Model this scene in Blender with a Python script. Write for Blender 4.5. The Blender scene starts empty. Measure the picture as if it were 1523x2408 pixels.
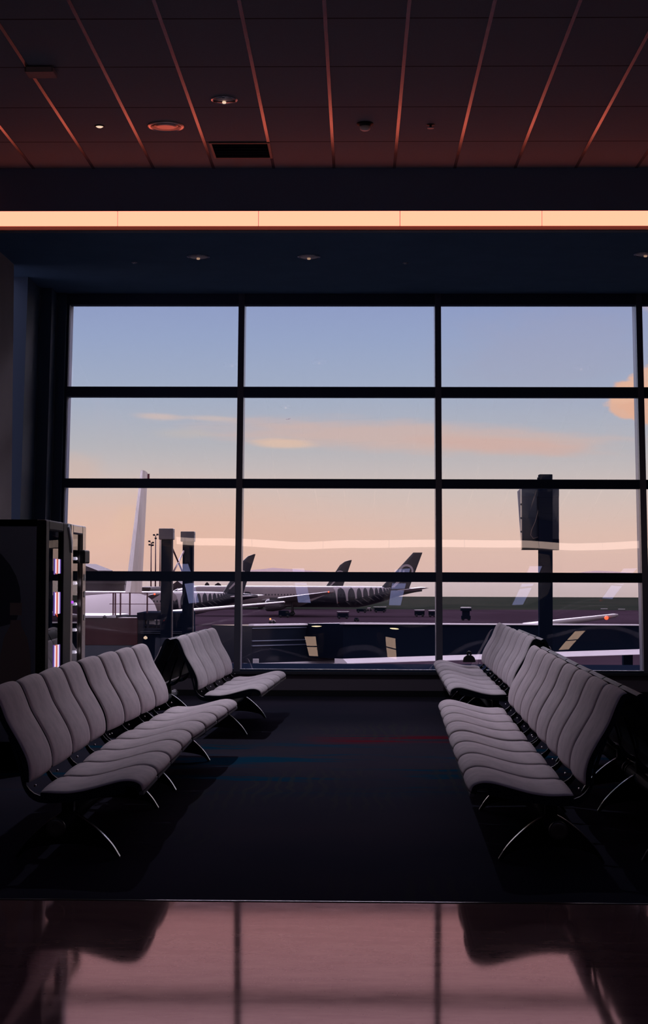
import bpy, math, random
from mathutils import Vector, Matrix
random.seed(7)
R = math.radians
SC = bpy.context.scene
COL = SC.collection

# ------------------------------------------------------------------ camera
W, H, F = 1523, 2408, 3900.0
EYE = Vector((0, 0, 1.45))
_y, _p, _r = R(1.17), R(2.1), R(0.2)
FW = Vector((-math.sin(_y)*math.cos(_p), math.cos(_y)*math.cos(_p), math.sin(_p)))
_rt = Vector((math.cos(_y), math.sin(_y), 0)); _up = _rt.cross(FW)
RT = _rt*math.cos(_r) + _up*math.sin(_r)
UP = _up*math.cos(_r) - _rt*math.sin(_r)
cd = bpy.data.cameras.new('camera'); cam = bpy.data.objects.new('camera', cd); COL.objects.link(cam)
cd.sensor_fit = 'VERTICAL'; cd.sensor_height = 24.0; cd.sensor_width = 24.0
cd.lens = F/H*24.0
cd.clip_start = 0.05; cd.clip_end = 40000
M = Matrix((RT, UP, -FW)).transposed().to_4x4(); M.translation = EYE
cam.matrix_world = M
SC.camera = cam

def ray(px, py):
    return FW*F + RT*(px-W/2) - UP*(py-H/2)
def atY(px, py, Y):
    d = ray(px, py); return EYE + d*((Y-EYE.y)/d.y)
def atZ(px, py, Z):
    d = ray(px, py); return EYE + d*((Z-EYE.z)/d.z)

# ------------------------------------------------------------------ colour management / exposure
SC.view_settings.view_transform = 'Standard'
SC.view_settings.look = 'None'
SC.view_settings.exposure = 0.0
SC.view_settings.gamma = 1.0
SC.view_settings.use_curve_mapping = False
SC.cycles.max_bounces = 10
SC.cycles.transparent_max_bounces = 24
SC.cycles.sample_clamp_indirect = 6.0

# ------------------------------------------------------------------ node helpers
def lin(r, g, b):
    f = lambda c: c/12.92 if c <= 0.04045 else ((c+0.055)/1.055)**2.4
    return (f(r/255), f(g/255), f(b/255), 1)

class NT:
    def __init__(s, tree): s.t = tree; s.n = tree.nodes; s.l = tree.links
    def new(s, typ, **kw):
        n = s.n.new(typ)
        for k, v in kw.items(): setattr(n, k, v)
        return n
    def put(s, sock, v):
        if hasattr(v, 'is_linked') or isinstance(v, bpy.types.NodeSocket): s.l.new(v, sock)
        else: sock.default_value = v
    def m(s, op, a, b=None, c=None, clamp=False):
        n = s.new('ShaderNodeMath', operation=op); n.use_clamp = clamp
        s.put(n.inputs[0], a)
        if b is not None: s.put(n.inputs[1], b)
        if c is not None: s.put(n.inputs[2], c)
        return n.outputs[0]
    def mix(s, f, a, b):
        n = s.new('ShaderNodeMix', data_type='RGBA')
        s.put(n.inputs[0], f); s.put(n.inputs[6], a); s.put(n.inputs[7], b)
        return n.outputs[2]
    def smooth(s, v, a, b):
        n = s.new('ShaderNodeMapRange', interpolation_type='SMOOTHSTEP')
        s.put(n.inputs[0], v); n.inputs[1].default_value = a; n.inputs[2].default_value = b
        return n.outputs[0]
    def noise(s, vec, scale, detail=3, rough=0.5):
        n = s.new('ShaderNodeTexNoise'); n.inputs['Scale'].default_value = scale
        n.inputs['Detail'].default_value = detail; n.inputs['Roughness'].default_value = rough
        if vec is not None: s.l.new(vec, n.inputs['Vector'])
        return n.outputs[0]
    def xyz(s, vec):
        n = s.new('ShaderNodeSeparateXYZ'); s.l.new(vec, n.inputs[0]); return n.outputs
    def comb(s, x, y, z):
        n = s.new('ShaderNodeCombineXYZ')
        for i, v in enumerate((x, y, z)): s.put(n.inputs[i], v)
        return n.outputs[0]

# ------------------------------------------------------------------ sky
world = bpy.data.worlds.new('World'); SC.world = world; world.use_nodes = True
nt = NT(world.node_tree); nt.n.clear()
tc = nt.new('ShaderNodeTexCoord')
nv = nt.new('ShaderNodeVectorMath', operation='NORMALIZE'); nt.l.new(tc.outputs['Generated'], nv.inputs[0])
dx, dy, dz = nt.xyz(nv.outputs[0])
el = nt.m('ARCSINE', dz)
az = nt.m('ARCTAN2', dx, dy)
ramp = nt.new('ShaderNodeValToRGB'); ramp.color_ramp.interpolation = 'LINEAR'
SKY = [(-0.02, (228, 190, 182)), (0.0, (232, 194, 184)), (0.022, (236, 200, 186)), (0.048, (220, 202, 196)),
       (0.075, (194, 192, 198)), (0.105, (174, 185, 208)), (0.14, (160, 175, 211)), (0.165, (152, 166, 209)),
       (0.174, (152, 166, 209)), (0.20, (222, 188, 194)), (0.30, (222, 208, 232)), (0.9, (205, 196, 228))]
els = ramp.color_ramp.elements
E0, E1 = -0.02, 0.9
for i, (e, c) in enumerate(SKY):
    pos = (e-E0)/(E1-E0)
    k = els[i] if i < 2 else els.new(pos)
    k.position = pos; k.color = lin(*c)
mr = nt.new('ShaderNodeMapRange'); nt.l.new(el, mr.inputs[0]); mr.inputs[1].default_value = E0; mr.inputs[2].default_value = E1
nt.l.new(mr.outputs[0], ramp.inputs[0])
sky = ramp.outputs[0]
skyvec = nt.comb(nt.m('MULTIPLY', az, 1.0), nt.m('MULTIPLY', el, 2.2), 0.3)
nz = nt.noise(skyvec, 42, 5, 0.6)
nzf = nt.noise(nt.comb(nt.m('MULTIPLY', az, 1.0), nt.m('MULTIPLY', el, 7.0), 0.7), 28, 4, 0.55)
def blob(base, px, py, hw, hh, tilt, soft, noise, namp, col, amt):
    """one cloud, at a bearing and elevation, hw x hh wide (image-scale units of 1/3900 rad)"""
    a0, e0 = (px-841)/F, (1347-py)/F
    u = nt.m('SUBTRACT', az, a0); v = nt.m('SUBTRACT', nt.m('SUBTRACT', el, e0), nt.m('MULTIPLY', u, tilt))
    u = nt.m('DIVIDE', u, hw/F); v = nt.m('DIVIDE', v, hh/F)
    r = nt.m('SQRT', nt.m('ADD', nt.m('MULTIPLY', u, u), nt.m('MULTIPLY', v, v)))
    r = nt.m('ADD', r, nt.m('MULTIPLY', nt.m('SUBTRACT', noise, 0.5), namp))
    f = nt.m('SUBTRACT', 1.0, nt.smooth(r, 1.0-soft, 1.0+soft))
    return nt.mix(nt.m('MULTIPLY', f, amt), base, lin(*col))
sky = blob(sky, 1330, 830, 230, 110, 0.1, 0.7, nz, 1.2, (176, 168, 188), 0.3)
sky = blob(sky, 960, 1028, 420, 32, -0.045, 0.55, nzf, 1.0, (222, 190, 180), 0.75)
sky = blob(sky, 668, 1044, 62, 11, -0.03, 0.5, nzf, 0.9, (240, 204, 180), 0.75)
sky = blob(sky, 1180, 1048, 190, 17, -0.06, 0.5, nzf, 0.8, (222, 184, 174), 0.7)
sky = blob(sky, 372, 983, 48, 7, -0.05, 0.7, nzf, 1.2, (226, 200, 190), 0.7)
sky = blob(sky, 492, 986, 52, 6, -0.04, 0.7, nzf, 1.2, (222, 200, 192), 0.6)
sky = blob(sky, 430, 1022, 60, 10, 0, 0.8, nzf, 1.0, (206, 196, 190), 0.5)
sky = blob(sky, 330, 1265, 460, 100, 0, 0.85, nzf, 0.4, (242, 192, 170), 0.55)
sky = blob(sky, 1464, 962, 36, 27, -0.1, 0.16, nz, 0.7, (240, 188, 162), 0.92)
sky = blob(sky, 1520, 958, 88, 56, -0.42, 0.14, nz, 1.5, (240, 186, 160), 0.92)
sky = blob(sky, 1500, 905, 70, 34, 0.5, 0.18, nz, 1.5, (242, 192, 166), 0.9)
sky = blob(sky, 1550, 720, 80, 30, -0.4, 0.6, nz, 1.2, (226, 190, 184), 0.6)
sky = blob(sky, 290, 1235, 26, 28, 0.4, 0.6, nz, 1.6, (240, 200, 178), 0.6)
sky = blob(sky, 265, 1262, 60, 16, 0.2, 0.6, nz, 1.4, (240, 198, 178), 0.5)
sky = blob(sky, 170, 1110, 60, 34, 0, 0.7, nz, 1.2, (224, 192, 178), 0.5)
# the sky behind the terminal, where the sun has gone down, is the brighter half
rear = nt.m('MULTIPLY', nt.smooth(dy, 0.15, -0.6), 1.0)
sky = nt.mix(rear, sky, (0.80, 0.68, 0.90, 1))
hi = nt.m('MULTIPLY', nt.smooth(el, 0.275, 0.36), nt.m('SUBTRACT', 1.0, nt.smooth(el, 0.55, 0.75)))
front = nt.smooth(dy, 0.25, 0.6)      # bright sky band added above the view, unseen, to light the hall
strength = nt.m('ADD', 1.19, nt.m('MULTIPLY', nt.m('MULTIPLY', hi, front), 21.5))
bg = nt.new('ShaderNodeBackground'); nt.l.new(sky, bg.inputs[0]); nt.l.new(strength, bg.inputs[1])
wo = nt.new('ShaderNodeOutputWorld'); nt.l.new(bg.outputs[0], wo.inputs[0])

# lamps of the hall: strength and colour of each kind
STRIP_RGB, STRIP_K = (1.0, 0.178, 0.11, 1), 3.45
STRIP2_RGB, STRIP2_K = (1.0, 0.72, 0.63, 1), 1.45
PANEL_RGB, PANEL_K = (0.47, 0.50, 1.0, 1), 1.0
WARM_RGB, WARM_K = (1.0, 0.66, 0.50, 1), 1.4

# ------------------------------------------------------------------ materials
MATS = {}
def mat(name, col, rough=0.6, metal=0.0, spec=0.5, coat=0.0):
    if name in MATS: return MATS[name]
    m = bpy.data.materials.new(name); m.use_nodes = True
    b = m.node_tree.nodes['Principled BSDF']
    b.inputs['Base Color'].default_value = (*col[:3], 1)
    b.inputs['Roughness'].default_value = rough; b.inputs['Metallic'].default_value = metal
    b.inputs['Specular IOR Level'].default_value = spec; b.inputs['Coat Weight'].default_value = coat
    MATS[name] = m
    return m
def bsdf(m): return m.node_tree.nodes['Principled BSDF']
def emis(name, col, k):
    m = mat(name, (0.0, 0.0, 0.0), 0.5)
    b = bsdf(m); b.inputs['Emission Color'].default_value = (*col[:3], 1); b.inputs['Emission Strength'].default_value = k
    return m
def objco(m):
    n = NT(m.node_tree); t = n.new('ShaderNodeTexCoord'); return n, t.outputs['Object']
def grain(m, c1, c2, scale, detail=4, bump=0.0, stretch=None):
    n, o = objco(m)
    if stretch:
        mp = n.new('ShaderNodeMapping'); n.l.new(o, mp.inputs[0]); mp.inputs['Scale'].default_value = stretch; o = mp.outputs[0]
    v = n.noise(o, scale, detail, 0.6)
    v2 = n.smooth(v, 0.35, 0.65)
    n.l.new(n.mix(v2, (*c1[:3], 1), (*c2[:3], 1)), bsdf(m).inputs['Base Color'])
    if bump:
        bp = n.new('ShaderNodeBump'); bp.inputs['Strength'].default_value = bump; bp.inputs['Distance'].default_value = 0.01
        n.l.new(v, bp.inputs['Height']); n.l.new(bp.outputs[0], bsdf(m).inputs['Normal'])
    return m

m_frame = mat('anodised_frame', (0.028, 0.042, 0.080), 0.6, 0.0, 0.15)
m_sill = mat('sill_dark', (0.05, 0.05, 0.065), 0.7, spec=0.15)
m_mull = mat('mullion_aluminium', (0.13, 0.135, 0.18), 0.28, 0.6, 0.5)
m_soffit = grain(mat('soffit_plaster', (0.03, 0.034, 0.045), 0.8, spec=0.2), (0.050, 0.105, 0.19), (0.056, 0.115, 0.205), 3)
m_fascia = mat('fascia_plaster', (0.13, 0.19, 0.32), 0.8, spec=0.2)
m_lip = mat('lip_satin', (0.12, 0.11, 0.12), 0.5, spec=0.4)
m_rear = mat('rear_wall_dark', (0.05, 0.05, 0.06), 0.8, spec=0.1)
m_wall = grain(mat('painted_wall', (0.3, 0.26, 0.27), 0.8, spec=0.2), (0.26, 0.215, 0.225), (0.29, 0.24, 0.25), 1.5)
m_darkwall = mat('dark_wall', (0.04, 0.07, 0.12), 0.6, spec=0.3)
m_kick = mat('kick_panel', (0.13, 0.105, 0.14), 0.55)
m_rail = mat('ceiling_rail_metal', (0.34, 0.29, 0.28), 0.27, 0.9)
m_chrome = mat('chrome', (0.62, 0.62, 0.66), 0.16, 1.0)
m_refl = mat('lamp_reflector', (0.85, 0.72, 0.66), 0.4, 0.6)
m_steel = mat('brushed_steel', (0.42, 0.42, 0.46), 0.3, 1.0)
m_black = mat('black_plastic', (0.008, 0.0085, 0.012), 0.5, spec=0.3)
m_void = mat('dark_void', (0.006, 0.010, 0.018), 0.9, spec=0.0)
m_lampdim = emis('dim_lamp', (1.0, 0.62, 0.42, 1), 0.35)
m_shell = mat('seat_shell_black', (0.006, 0.012, 0.024), 0.6, spec=0.15)
m_edge = mat('seat_edge_trim', (0.10, 0.10, 0.13), 0.5)
m_legm = mat('leg_metal', (0.02, 0.02, 0.026), 0.28, 0.6)
m_legedge = mat('leg_polished_edge', (0.75, 0.74, 0.78), 0.2, 1.0)
m_fabric = mat('seat_fabric', (0.52, 0.45, 0.48), 0.85, spec=0.15)
grain(m_fabric, (0.62, 0.54, 0.58), (0.76, 0.66, 0.70), 9, 5)
def _fab():
    n = NT(m_fabric.node_tree); t = n.new('ShaderNodeTexCoord')
    v = n.noise(t.outputs['Object'], 420, 2, 0.7)
    bp = n.new('ShaderNodeBump'); bp.inputs['Strength'].default_value = 0.25; bp.inputs['Distance'].default_value = 0.002
    n.l.new(v, bp.inputs['Height']); n.l.new(bp.outputs[0], bsdf(m_fabric).inputs['Normal'])
    bsdf(m_fabric).inputs['Sheen Weight'].default_value = 0.15
_fab()
m_strip = emis('light_strip_diffuser', STRIP_RGB, STRIP_K)
m_strip2 = emis('near_strip_diffuser', STRIP2_RGB, STRIP2_K)
m_panel = emis('ceiling_panel_diffuser', PANEL_RGB, PANEL_K)
m_warm = emis('warm_panel_diffuser', WARM_RGB, WARM_K)
m_lamp = emis('small_lamp', (1.0, 0.72, 0.52, 1), 0.9)
m_mirlamp = emis('bright_lamp', (1.0, 0.74, 0.48, 1), 7.0)
m_red = emis('red_beacon', (1.0, 0.08, 0.03, 1), 3.0)
m_amber = emis('amber_beacon', (1.0, 0.3, 0.08, 1), 2.5)
m_bar = emis('white_light_bar', (0.92, 0.82, 1.0, 1), 1.0)
m_barred = emis('red_light_bar', (0.9, 0.2, 0.15, 1), 0.9)
m_violet2 = emis('violet_light_bar', (0.32, 0.18, 0.75, 1), 0.55)
m_barred2 = emis('orange_light_bar', (0.75, 0.25, 0.18, 1), 0.6)
m_violet = emis('violet_led', (0.5, 0.08, 0.9, 1), 1.2)

# ceiling tiles: dark joints between the rows
m_tile = mat('ceiling_tile', (0.3, 0.2, 0.2), 0.7, spec=0.08)
def _tile():
    n, o = objco(m_tile); x, y, z = n.xyz(o)
    fy = n.m('FRACT', n.m('DIVIDE', n.m('SUBTRACT', y, 15.37-1.15*20), 1.15))
    d = n.m('MULTIPLY', n.m('MINIMUM', fy, n.m('SUBTRACT', 1.0, fy)), 1.15)
    f = n.smooth(d, 0.006, 0.016)
    v = n.noise(o, 60, 3, 0.7)
    c = n.mix(v, (0.155, 0.175, 0.22, 1), (0.19, 0.215, 0.26, 1))
    n.l.new(n.mix(f, (0.03, 0.025, 0.03, 1), c), bsdf(m_tile).inputs['Base Color'])
_tile()

# carpet: near-black weave with long brushed streaks of teal, blue and red, and fern-like ripples
m_carpet = mat('carpet', (0.02, 0.02, 0.03), 0.95, spec=0.0)
def _carpet():
    n, o = objco(m_carpet); x, y, z = n.xyz(o)
    base = n.mix(n.noise(o, 0.5, 3), (0.019, 0.024, 0.040, 1), (0.046, 0.038, 0.054, 1))
    wob = n.noise(n.comb(x, y, 0.0), 1.1, 3)
    st = n.noise(n.comb(n.m('MULTIPLY', x, 0.35), n.m('ADD', n.m('MULTIPLY', y, 2.2), n.m('MULTIPLY', wob, 1.5)), 2.0), 1.4, 4, 0.6)
    zone = n.m('MULTIPLY', n.smooth(y, 10.6, 11.6), n.m('SUBTRACT', 1.0, n.smooth(y, 13.9, 14.4)))
    teal = n.m('MULTIPLY', n.smooth(st, 0.52, 0.62), zone)
    base = n.mix(n.m('MULTIPLY', teal, 0.85), base, (0.002, 0.040, 0.080, 1))
    zr = n.m('MULTIPLY', n.smooth(y, 14.0, 14.35), n.m('SUBTRACT', 1.0, n.smooth(y, 14.7, 15.0)))
    zr = n.m('MULTIPLY', zr, n.m('MULTIPLY', n.smooth(x, -0.6, 0.0), n.m('SUBTRACT', 1.0, n.smooth(x, 0.9, 1.6))))
    st2 = n.noise(n.comb(n.m('MULTIPLY', x, 0.5), n.m('MULTIPLY', y, 4.0), 7.0), 1.6, 3)
    base = n.mix(n.m('MULTIPLY', n.smooth(st2, 0.42, 0.6), zr), base, (0.11, 0.012, 0.022, 1))
    # ripple marks
    wv = n.new('ShaderNodeTexWave', wave_type='BANDS', bands_direction='X')
    wv.inputs['Scale'].default_value = 3.2; wv.inputs['Distortion'].default_value = 9.0; wv.inputs['Detail'].default_value = 2.0
    wv.inputs['Detail Scale'].default_value = 0.8
    n.l.new(n.comb(x, n.m('MULTIPLY', y, 0.5), 0.0), wv.inputs['Vector'])
    patch = n.smooth(n.noise(n.comb(x, n.m('MULTIPLY', y, 0.6), 5.0), 0.7, 2), 0.5, 0.66)
    rip = n.m('MULTIPLY', n.smooth(wv.outputs['Fac'], 0.55, 0.9), patch)
    base = n.mix(n.m('MULTIPLY', rip, 0.5), base, (0.040, 0.044, 0.042, 1))
    n.l.new(base, bsdf(m_carpet).inputs['Base Color'])
    bp = n.new('ShaderNodeBump'); bp.inputs['Strength'].default_value = 0.5; bp.inputs['Distance'].default_value = 0.004
    n.l.new(n.noise(o, 300, 2, 0.7), bp.inputs['Height']); n.l.new(bp.outputs[0], bsdf(m_carpet).inputs['Normal'])
_carpet()

# polished stone in front of the carpet
m_stone = mat('polished_stone', (0.2, 0.12, 0.11), 0.06, spec=0.5)
def _stone():
    n, o = objco(m_stone)
    mp = n.new('ShaderNodeMapping'); n.l.new(o, mp.inputs[0]); mp.inputs['Scale'].default_value = (0.8, 2.2, 1)
    v = n.noise(mp.outputs[0], 5, 6, 0.65)
    sp = n.noise(o, 60, 3, 0.7)
    c = n.mix(n.smooth(v, 0.3, 0.7), (0.17, 0.095, 0.10, 1), (0.22, 0.13, 0.125, 1))
    c = n.mix(n.m('MULTIPLY', n.smooth(sp, 0.62, 0.75), 0.5), c, (0.06, 0.035, 0.04, 1))
    # polished reddish stone: a matt body under a rose-tinted polish
    df = n.new('ShaderNodeBsdfDiffuse'); n.l.new(c, df.inputs['Color'])
    gl = n.new('ShaderNodeBsdfGlossy')
    n.l.new(n.mix(n.smooth(v, 0.3, 0.7), (0.92, 0.58, 0.57, 1), (1.0, 0.64, 0.62, 1)), gl.inputs['Color'])
    n.l.new(n.m('ADD', 0.045, n.m('MULTIPLY', v, 0.035)), gl.inputs['Roughness'])
    fr = n.new('ShaderNodeFresnel'); fr.inputs[0].default_value = 2.3
    mx = n.new('ShaderNodeMixShader'); n.l.new(fr.outputs[0], mx.inputs[0]); n.l.new(df.outputs[0], mx.inputs[1]); n.l.new(gl.outputs[0], mx.inputs[2])
    out = next(q for q in n.n if q.type == 'OUTPUT_MATERIAL')
    n.l.new(mx.outputs[0], out.inputs[0])
_stone()

# clear glazing: lets light straight through, mirrors a little
def glass_mat(name, ior, tint, rough=0.0, ripple=0.0):
    m = bpy.data.materials.new(name); m.use_nodes = True
    n = NT(m.node_tree); n.n.clear()
    fr = n.new('ShaderNodeFresnel'); fr.inputs[0].default_value = ior
    tr = n.new('ShaderNodeBsdfTransparent'); tr.inputs[0].default_value = (*tint, 1)
    gl = n.new('ShaderNodeBsdfGlossy'); gl.inputs['Roughness'].default_value = rough
    geo = n.new('ShaderNodeNewGeometry')
    if ripple:
        t = n.new('ShaderNodeTexCoord')
        x, y, z = n.xyz(t.outputs['Object'])
        bp = n.new('ShaderNodeBump'); bp.inputs['Strength'].default_value = 1.0; bp.inputs['Distance'].default_value = ripple
        n.l.new(n.noise(t.outputs['Object'], 0.55, 1, 0.4), bp.inputs['Height'])
        n.l.new(bp.outputs[0], gl.inputs['Normal'])
    mx = n.new('ShaderNodeMixShader'); n.l.new(fr.outputs[0], mx.inputs[0]); n.l.new(tr.outputs[0], mx.inputs[1]); n.l.new(gl.outputs[0], mx.inputs[2])
    ou = n.new('ShaderNodeOutputMaterial'); n.l.new(mx.outputs[0], ou.inputs[0])
    return m
m_glass = glass_mat('window_glass', 1.7, (0.985, 0.985, 0.985), 0.0, 0.012)
m_vglass = glass_mat('vending_glass', 1.6, (0.75, 0.75, 0.8))

# ------------------------------------------------------------------ mesh builder
class MB:
    def __init__(s): s.v = []; s.f = []; s.sm = []
    def add(s, vs, fs, smooth=False):
        o = len(s.v); s.v += [Vector(v) for v in vs]
        for f in fs: s.f.append([i+o for i in f]); s.sm.append(smooth)
        return s
    def box(s, lo, hi, M=None):
        x0, y0, z0 = lo; x1, y1, z1 = hi
        vs = [Vector(p) for p in ((x0,y0,z0),(x1,y0,z0),(x1,y1,z0),(x0,y1,z0),(x0,y0,z1),(x1,y0,z1),(x1,y1,z1),(x0,y1,z1))]
        if M is not None: vs = [M @ v for v in vs]
        return s.add(vs, [(0,3,2,1),(4,5,6,7),(0,1,5,4),(1,2,6,5),(2,3,7,6),(3,0,4,7)])
    def prism(s, pts, axis, a, b):
        """outline extruded from a to b along an axis (0,1,2); outline gives the other two coordinates in order"""
        n = len(pts); vs = []
        for t in (a, b):
            for p in pts:
                q = list(p); q.insert(axis, t); vs.append(q)
        fs = [list(range(n))[::-1], list(range(n, 2*n))] + [[i, (i+1) % n, n+(i+1) % n, n+i] for i in range(n)]
        return s.add(vs, fs)
    def tube(s, pts, rad, n=10, cap=True):
        pts = [Vector(p) for p in pts]; rr = rad if isinstance(rad, (list, tuple)) else [rad]*len(pts)
        rings = []; prev = None
        for i, p in enumerate(pts):
            t = (pts[min(i+1, len(pts)-1)] - pts[max(i-1, 0)]).normalized()
            a = t.orthogonal().normalized() if prev is None else (prev - t*prev.dot(t)).normalized()
            prev = a; b = t.cross(a)
            rings.append([p + (a*math.cos(2*math.pi*k/n) + b*math.sin(2*math.pi*k/n))*rr[i] for k in range(n)])
        return s.loft(rings, cap)
    def loft(s, rings, cap=True, closed=True, smooth=True):
        n = len(rings[0]); vs = [v for r in rings for v in r]; fs = []
        for i in range(len(rings)-1):
            for k in range(n if closed else n-1):
                fs.append([i*n+k, i*n+(k+1) % n, (i+1)*n+(k+1) % n, (i+1)*n+k])
        s.add(vs, fs, smooth)
        if cap:
            o = len(s.v)-len(vs)
            s.f.append([o+k for k in range(n)][::-1]); s.sm.append(False)
            s.f.append([o+(len(rings)-1)*n+k for k in range(n)]); s.sm.append(False)
        return s
    def lathe(s, prof, c, n=28, axis='z', cap=True):
        c = Vector(c); rings = []
        for r, h in prof:
            ring = []
            for k in range(n):
                a = 2*math.pi*k/n; u, v = r*math.cos(a), r*math.sin(a)
                ring.append(c + (Vector((u, v, h)) if axis == 'z' else Vector((u, h, v)) if axis == 'y' else Vector((h, u, v))))
            rings.append(ring)
        return s.loft(rings, cap)
    def build(s, name, m, parent=None, bevel=0.0, loc=None):
        me = bpy.data.meshes.new(name); me.from_pydata([tuple(v) for v in s.v], [], s.f); 
        me.polygons.foreach_set('use_smooth', s.sm); me.materials.append(m)
        import bmesh
        bm = bmesh.new(); bm.from_mesh(me); bmesh.ops.recalc_face_normals(bm, faces=bm.faces)
        bm.to_mesh(me); bm.free(); me.update()
        o = bpy.data.objects.new(name, me); COL.objects.link(o)
        if parent: o.parent = parent
        if loc is not None: o.location = loc
        if bevel:
            b = o.modifiers.new('bevel', 'BEVEL'); b.width = bevel; b.segments = 2; b.limit_method = 'ANGLE'
        return o

def tag(o, label=None, cat=None, group=None, kind=None):
    if label: o['label'] = label
    if cat: o['category'] = cat
    if group: o['group'] = group
    if kind: o['kind'] = kind
    return o
def thing(name, loc, label, cat, group=None, rz=0.0):
    o = bpy.data.objects.new(name, None); COL.objects.link(o); o.empty_display_size = 0.2
    o.location = loc; o.rotation_euler = (0, 0, rz)
    return tag(o, label, cat, group)
def struct(name, mb, m, parent=None, label=None, cat=None, bevel=0.0):
    o = mb.build(name, m, parent, bevel)
    if not parent: o['kind'] = 'structure'
    if label: o['label'] = label
    if cat: o['category'] = cat
    return o
def copy_tree(o, parent=None):
    c = o.copy(); COL.objects.link(c)
    if parent: c.parent = parent; c.matrix_parent_inverse = o.matrix_parent_inverse.copy()
    for ch in list(o.children): copy_tree(ch, c)
    return c

# ------------------------------------------------------------------ the hall
XL, XR, YB = -3.8, 12.5, -13.0
XH, YW = -10.0, 10.6                # the hall is wider on the near side
ZC, ZS = 5.48, 4.84                 # coffer ceiling, soffit
YF, YN = 16.38, 6.75                # far and near fascia of the coffer
YT = 7.37                           # stone | carpet
TAU = R(6.3)                        # the glazing leans outward
def glz(x, z, d=0.0):
    """point of the leaning glazing plane at height z, d metres outside it"""
    return Vector((x, 19.6 + math.tan(TAU)*(z-0.28) + d*math.cos(TAU), z - d*math.sin(TAU)))

struct('floor', MB().box((XH, YT, -0.2), (XR, 19.66, 0.0)), m_carpet, None, 'near-black patterned carpet between the bench rows', 'floor')
struct('floor_stone', MB().box((XH, YB, -0.2), (XR, YT-0.006, 0.0)), m_stone, None, 'polished brown stone floor mirroring the window', 'floor')
struct('trim_1', MB().box((XH, YT-0.008, -0.02), (XR, YT+0.008, 0.003)), m_legm, None, 'thin metal strip where carpet meets stone', 'trim')
ceil = struct('ceiling', MB().box((XH, YN, ZC), (XR, YF+0.3, ZC+0.2)), m_tile, None, 'high tiled ceiling above the light strip', 'ceiling')
k = 0
x = -0.247-0.6*5
while x < XR:
    MB().box((x-0.014, YN, ZC-0.006), (x+0.014, YF, ZC+0.002)).build('ceiling_rail', m_rail, ceil)
    x += 0.6
struct('ceiling_soffit', MB().box((XL-0.2, YF+0.055, ZS), (XR, 20.6, ZC+0.2)), m_soffit, None, 'dark lowered soffit over the window', 'ceiling')
struct('ceiling_rear', MB().box((XH, YB, ZS), (XR, YN-0.055, ZC+0.2)), m_soffit, None, 'lowered ceiling over the stone floor', 'ceiling')
# fascias with a projecting bottom lip under each strip
struct('wall_fascia', MB().box((XL-0.2, YF, 5.05), (XR, YF+0.05, ZC)), m_fascia, None, 'dark fascia band above the far light strip', 'wall')
struct('trim_20', MB().prism([(YF+0.05, ZS), (YF-0.055, ZS), (YF-0.055, ZS+0.008), (YF-0.004, 4.897), (YF+0.05, 4.897)], 0, XL-0.2, XR), m_lip, None, 'narrow lip under the far light strip', 'trim')
struct('wall_fascia_rear', MB().box((XH, YN-0.05, 5.05), (XR, YN, ZC)), m_fascia, None, 'dark fascia band above the near light strip', 'wall')
struct('trim_21', MB().prism([(YN-0.05, ZS), (YN+0.055, ZS), (YN+0.055, ZS+0.008), (YN+0.004, 4.897), (YN-0.05, 4.897)], 0, XH, XR), m_lip, None, 'narrow lip under the near light strip', 'trim')
struct('wall_left', MB().box((XL-0.3, YW, 0), (XL, 18.12, ZC)), m_wall, None, 'dim mauve painted wall left of the window', 'wall')
struct('wall_left_return', MB().box((XH-0.3, YW, 0), (XL-0.3, YW+0.2, ZC)), m_wall)
struct('wall_left_hall', MB().box((XH-0.3, YB, 0), (XH, YW, ZC)), m_rear)
struct('wall_right', MB().box((XR, YB, 0), (XR+0.3, 20.9, ZC)), m_wall)
struct('wall_rear', MB().box((XH, YB-0.3, 0), (XR, YB, ZC)), m_rear)
# dark pier between the left wall and the glazing, leaning with it
pier = MB()
def lean_block(mb, x0, x1, d0, d1, z0, z1):
    vs = [glz(xx, zz, dd) for zz in (z0, z1) for (xx, dd) in ((x0, d0), (x1, d0), (x1, d1), (x0, d1))]
    # keep heights level so neighbouring pieces meet
    for i, v in enumerate(vs):
        d = d0 if i % 4 in (0, 1) else d1
        v.z = z0 if i < 4 else z1
        v.y = 19.6 + math.tan(TAU)*(v.z-0.28) + d/math.cos(TAU)
    return mb.add(vs, [(0,3,2,1),(4,5,6,7),(0,1,5,4),(1,2,6,5),(2,3,7,6),(3,0,4,7)])
struct('wall_pier', lean_block(lean_block(lean_block(MB(), -4.3, -3.80, -1.2, 0.4, 0, ZS+0.02), -3.80, -3.66, -0.45, 0.4, 0, ZS+0.01), -3.66, -3.545, -0.12, 0.3, 0, ZS), m_darkwall, None, 'dark stepped pier at the left edge of the glazing', 'wall')
struct('trim_2', lean_block(MB(), -3.806, -3.798, -0.462, -0.448, 0.0, 4.75), m_steel, None, 'thin metal edge strip on the dark pier, nearer the wall', 'trim')
struct('trim_3', lean_block(MB(), -3.664, -3.655, -0.132, -0.118, 0.0, 4.75), m_steel, None, 'thin metal edge strip on the dark pier, nearer the glass', 'trim')
# kick wall and sill below the glass
struct('wall_window', MB().box((XL-0.3, 19.56, -0.2), (XR, 19.75, 0.255)), m_kick, None, 'low dark wall under the window', 'wall')
struct('trim_4', MB().box((XL-0.3, 19.50, 0.255), (XR, 19.72, 0.29)), m_sill, None, 'dark metal sill along the bottom of the window', 'trim', 0.006)
struct('baseboard_window', MB().box((XL-0.3, 19.54, 0.0), (XR, 19.565, 0.07)), m_black)

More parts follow.
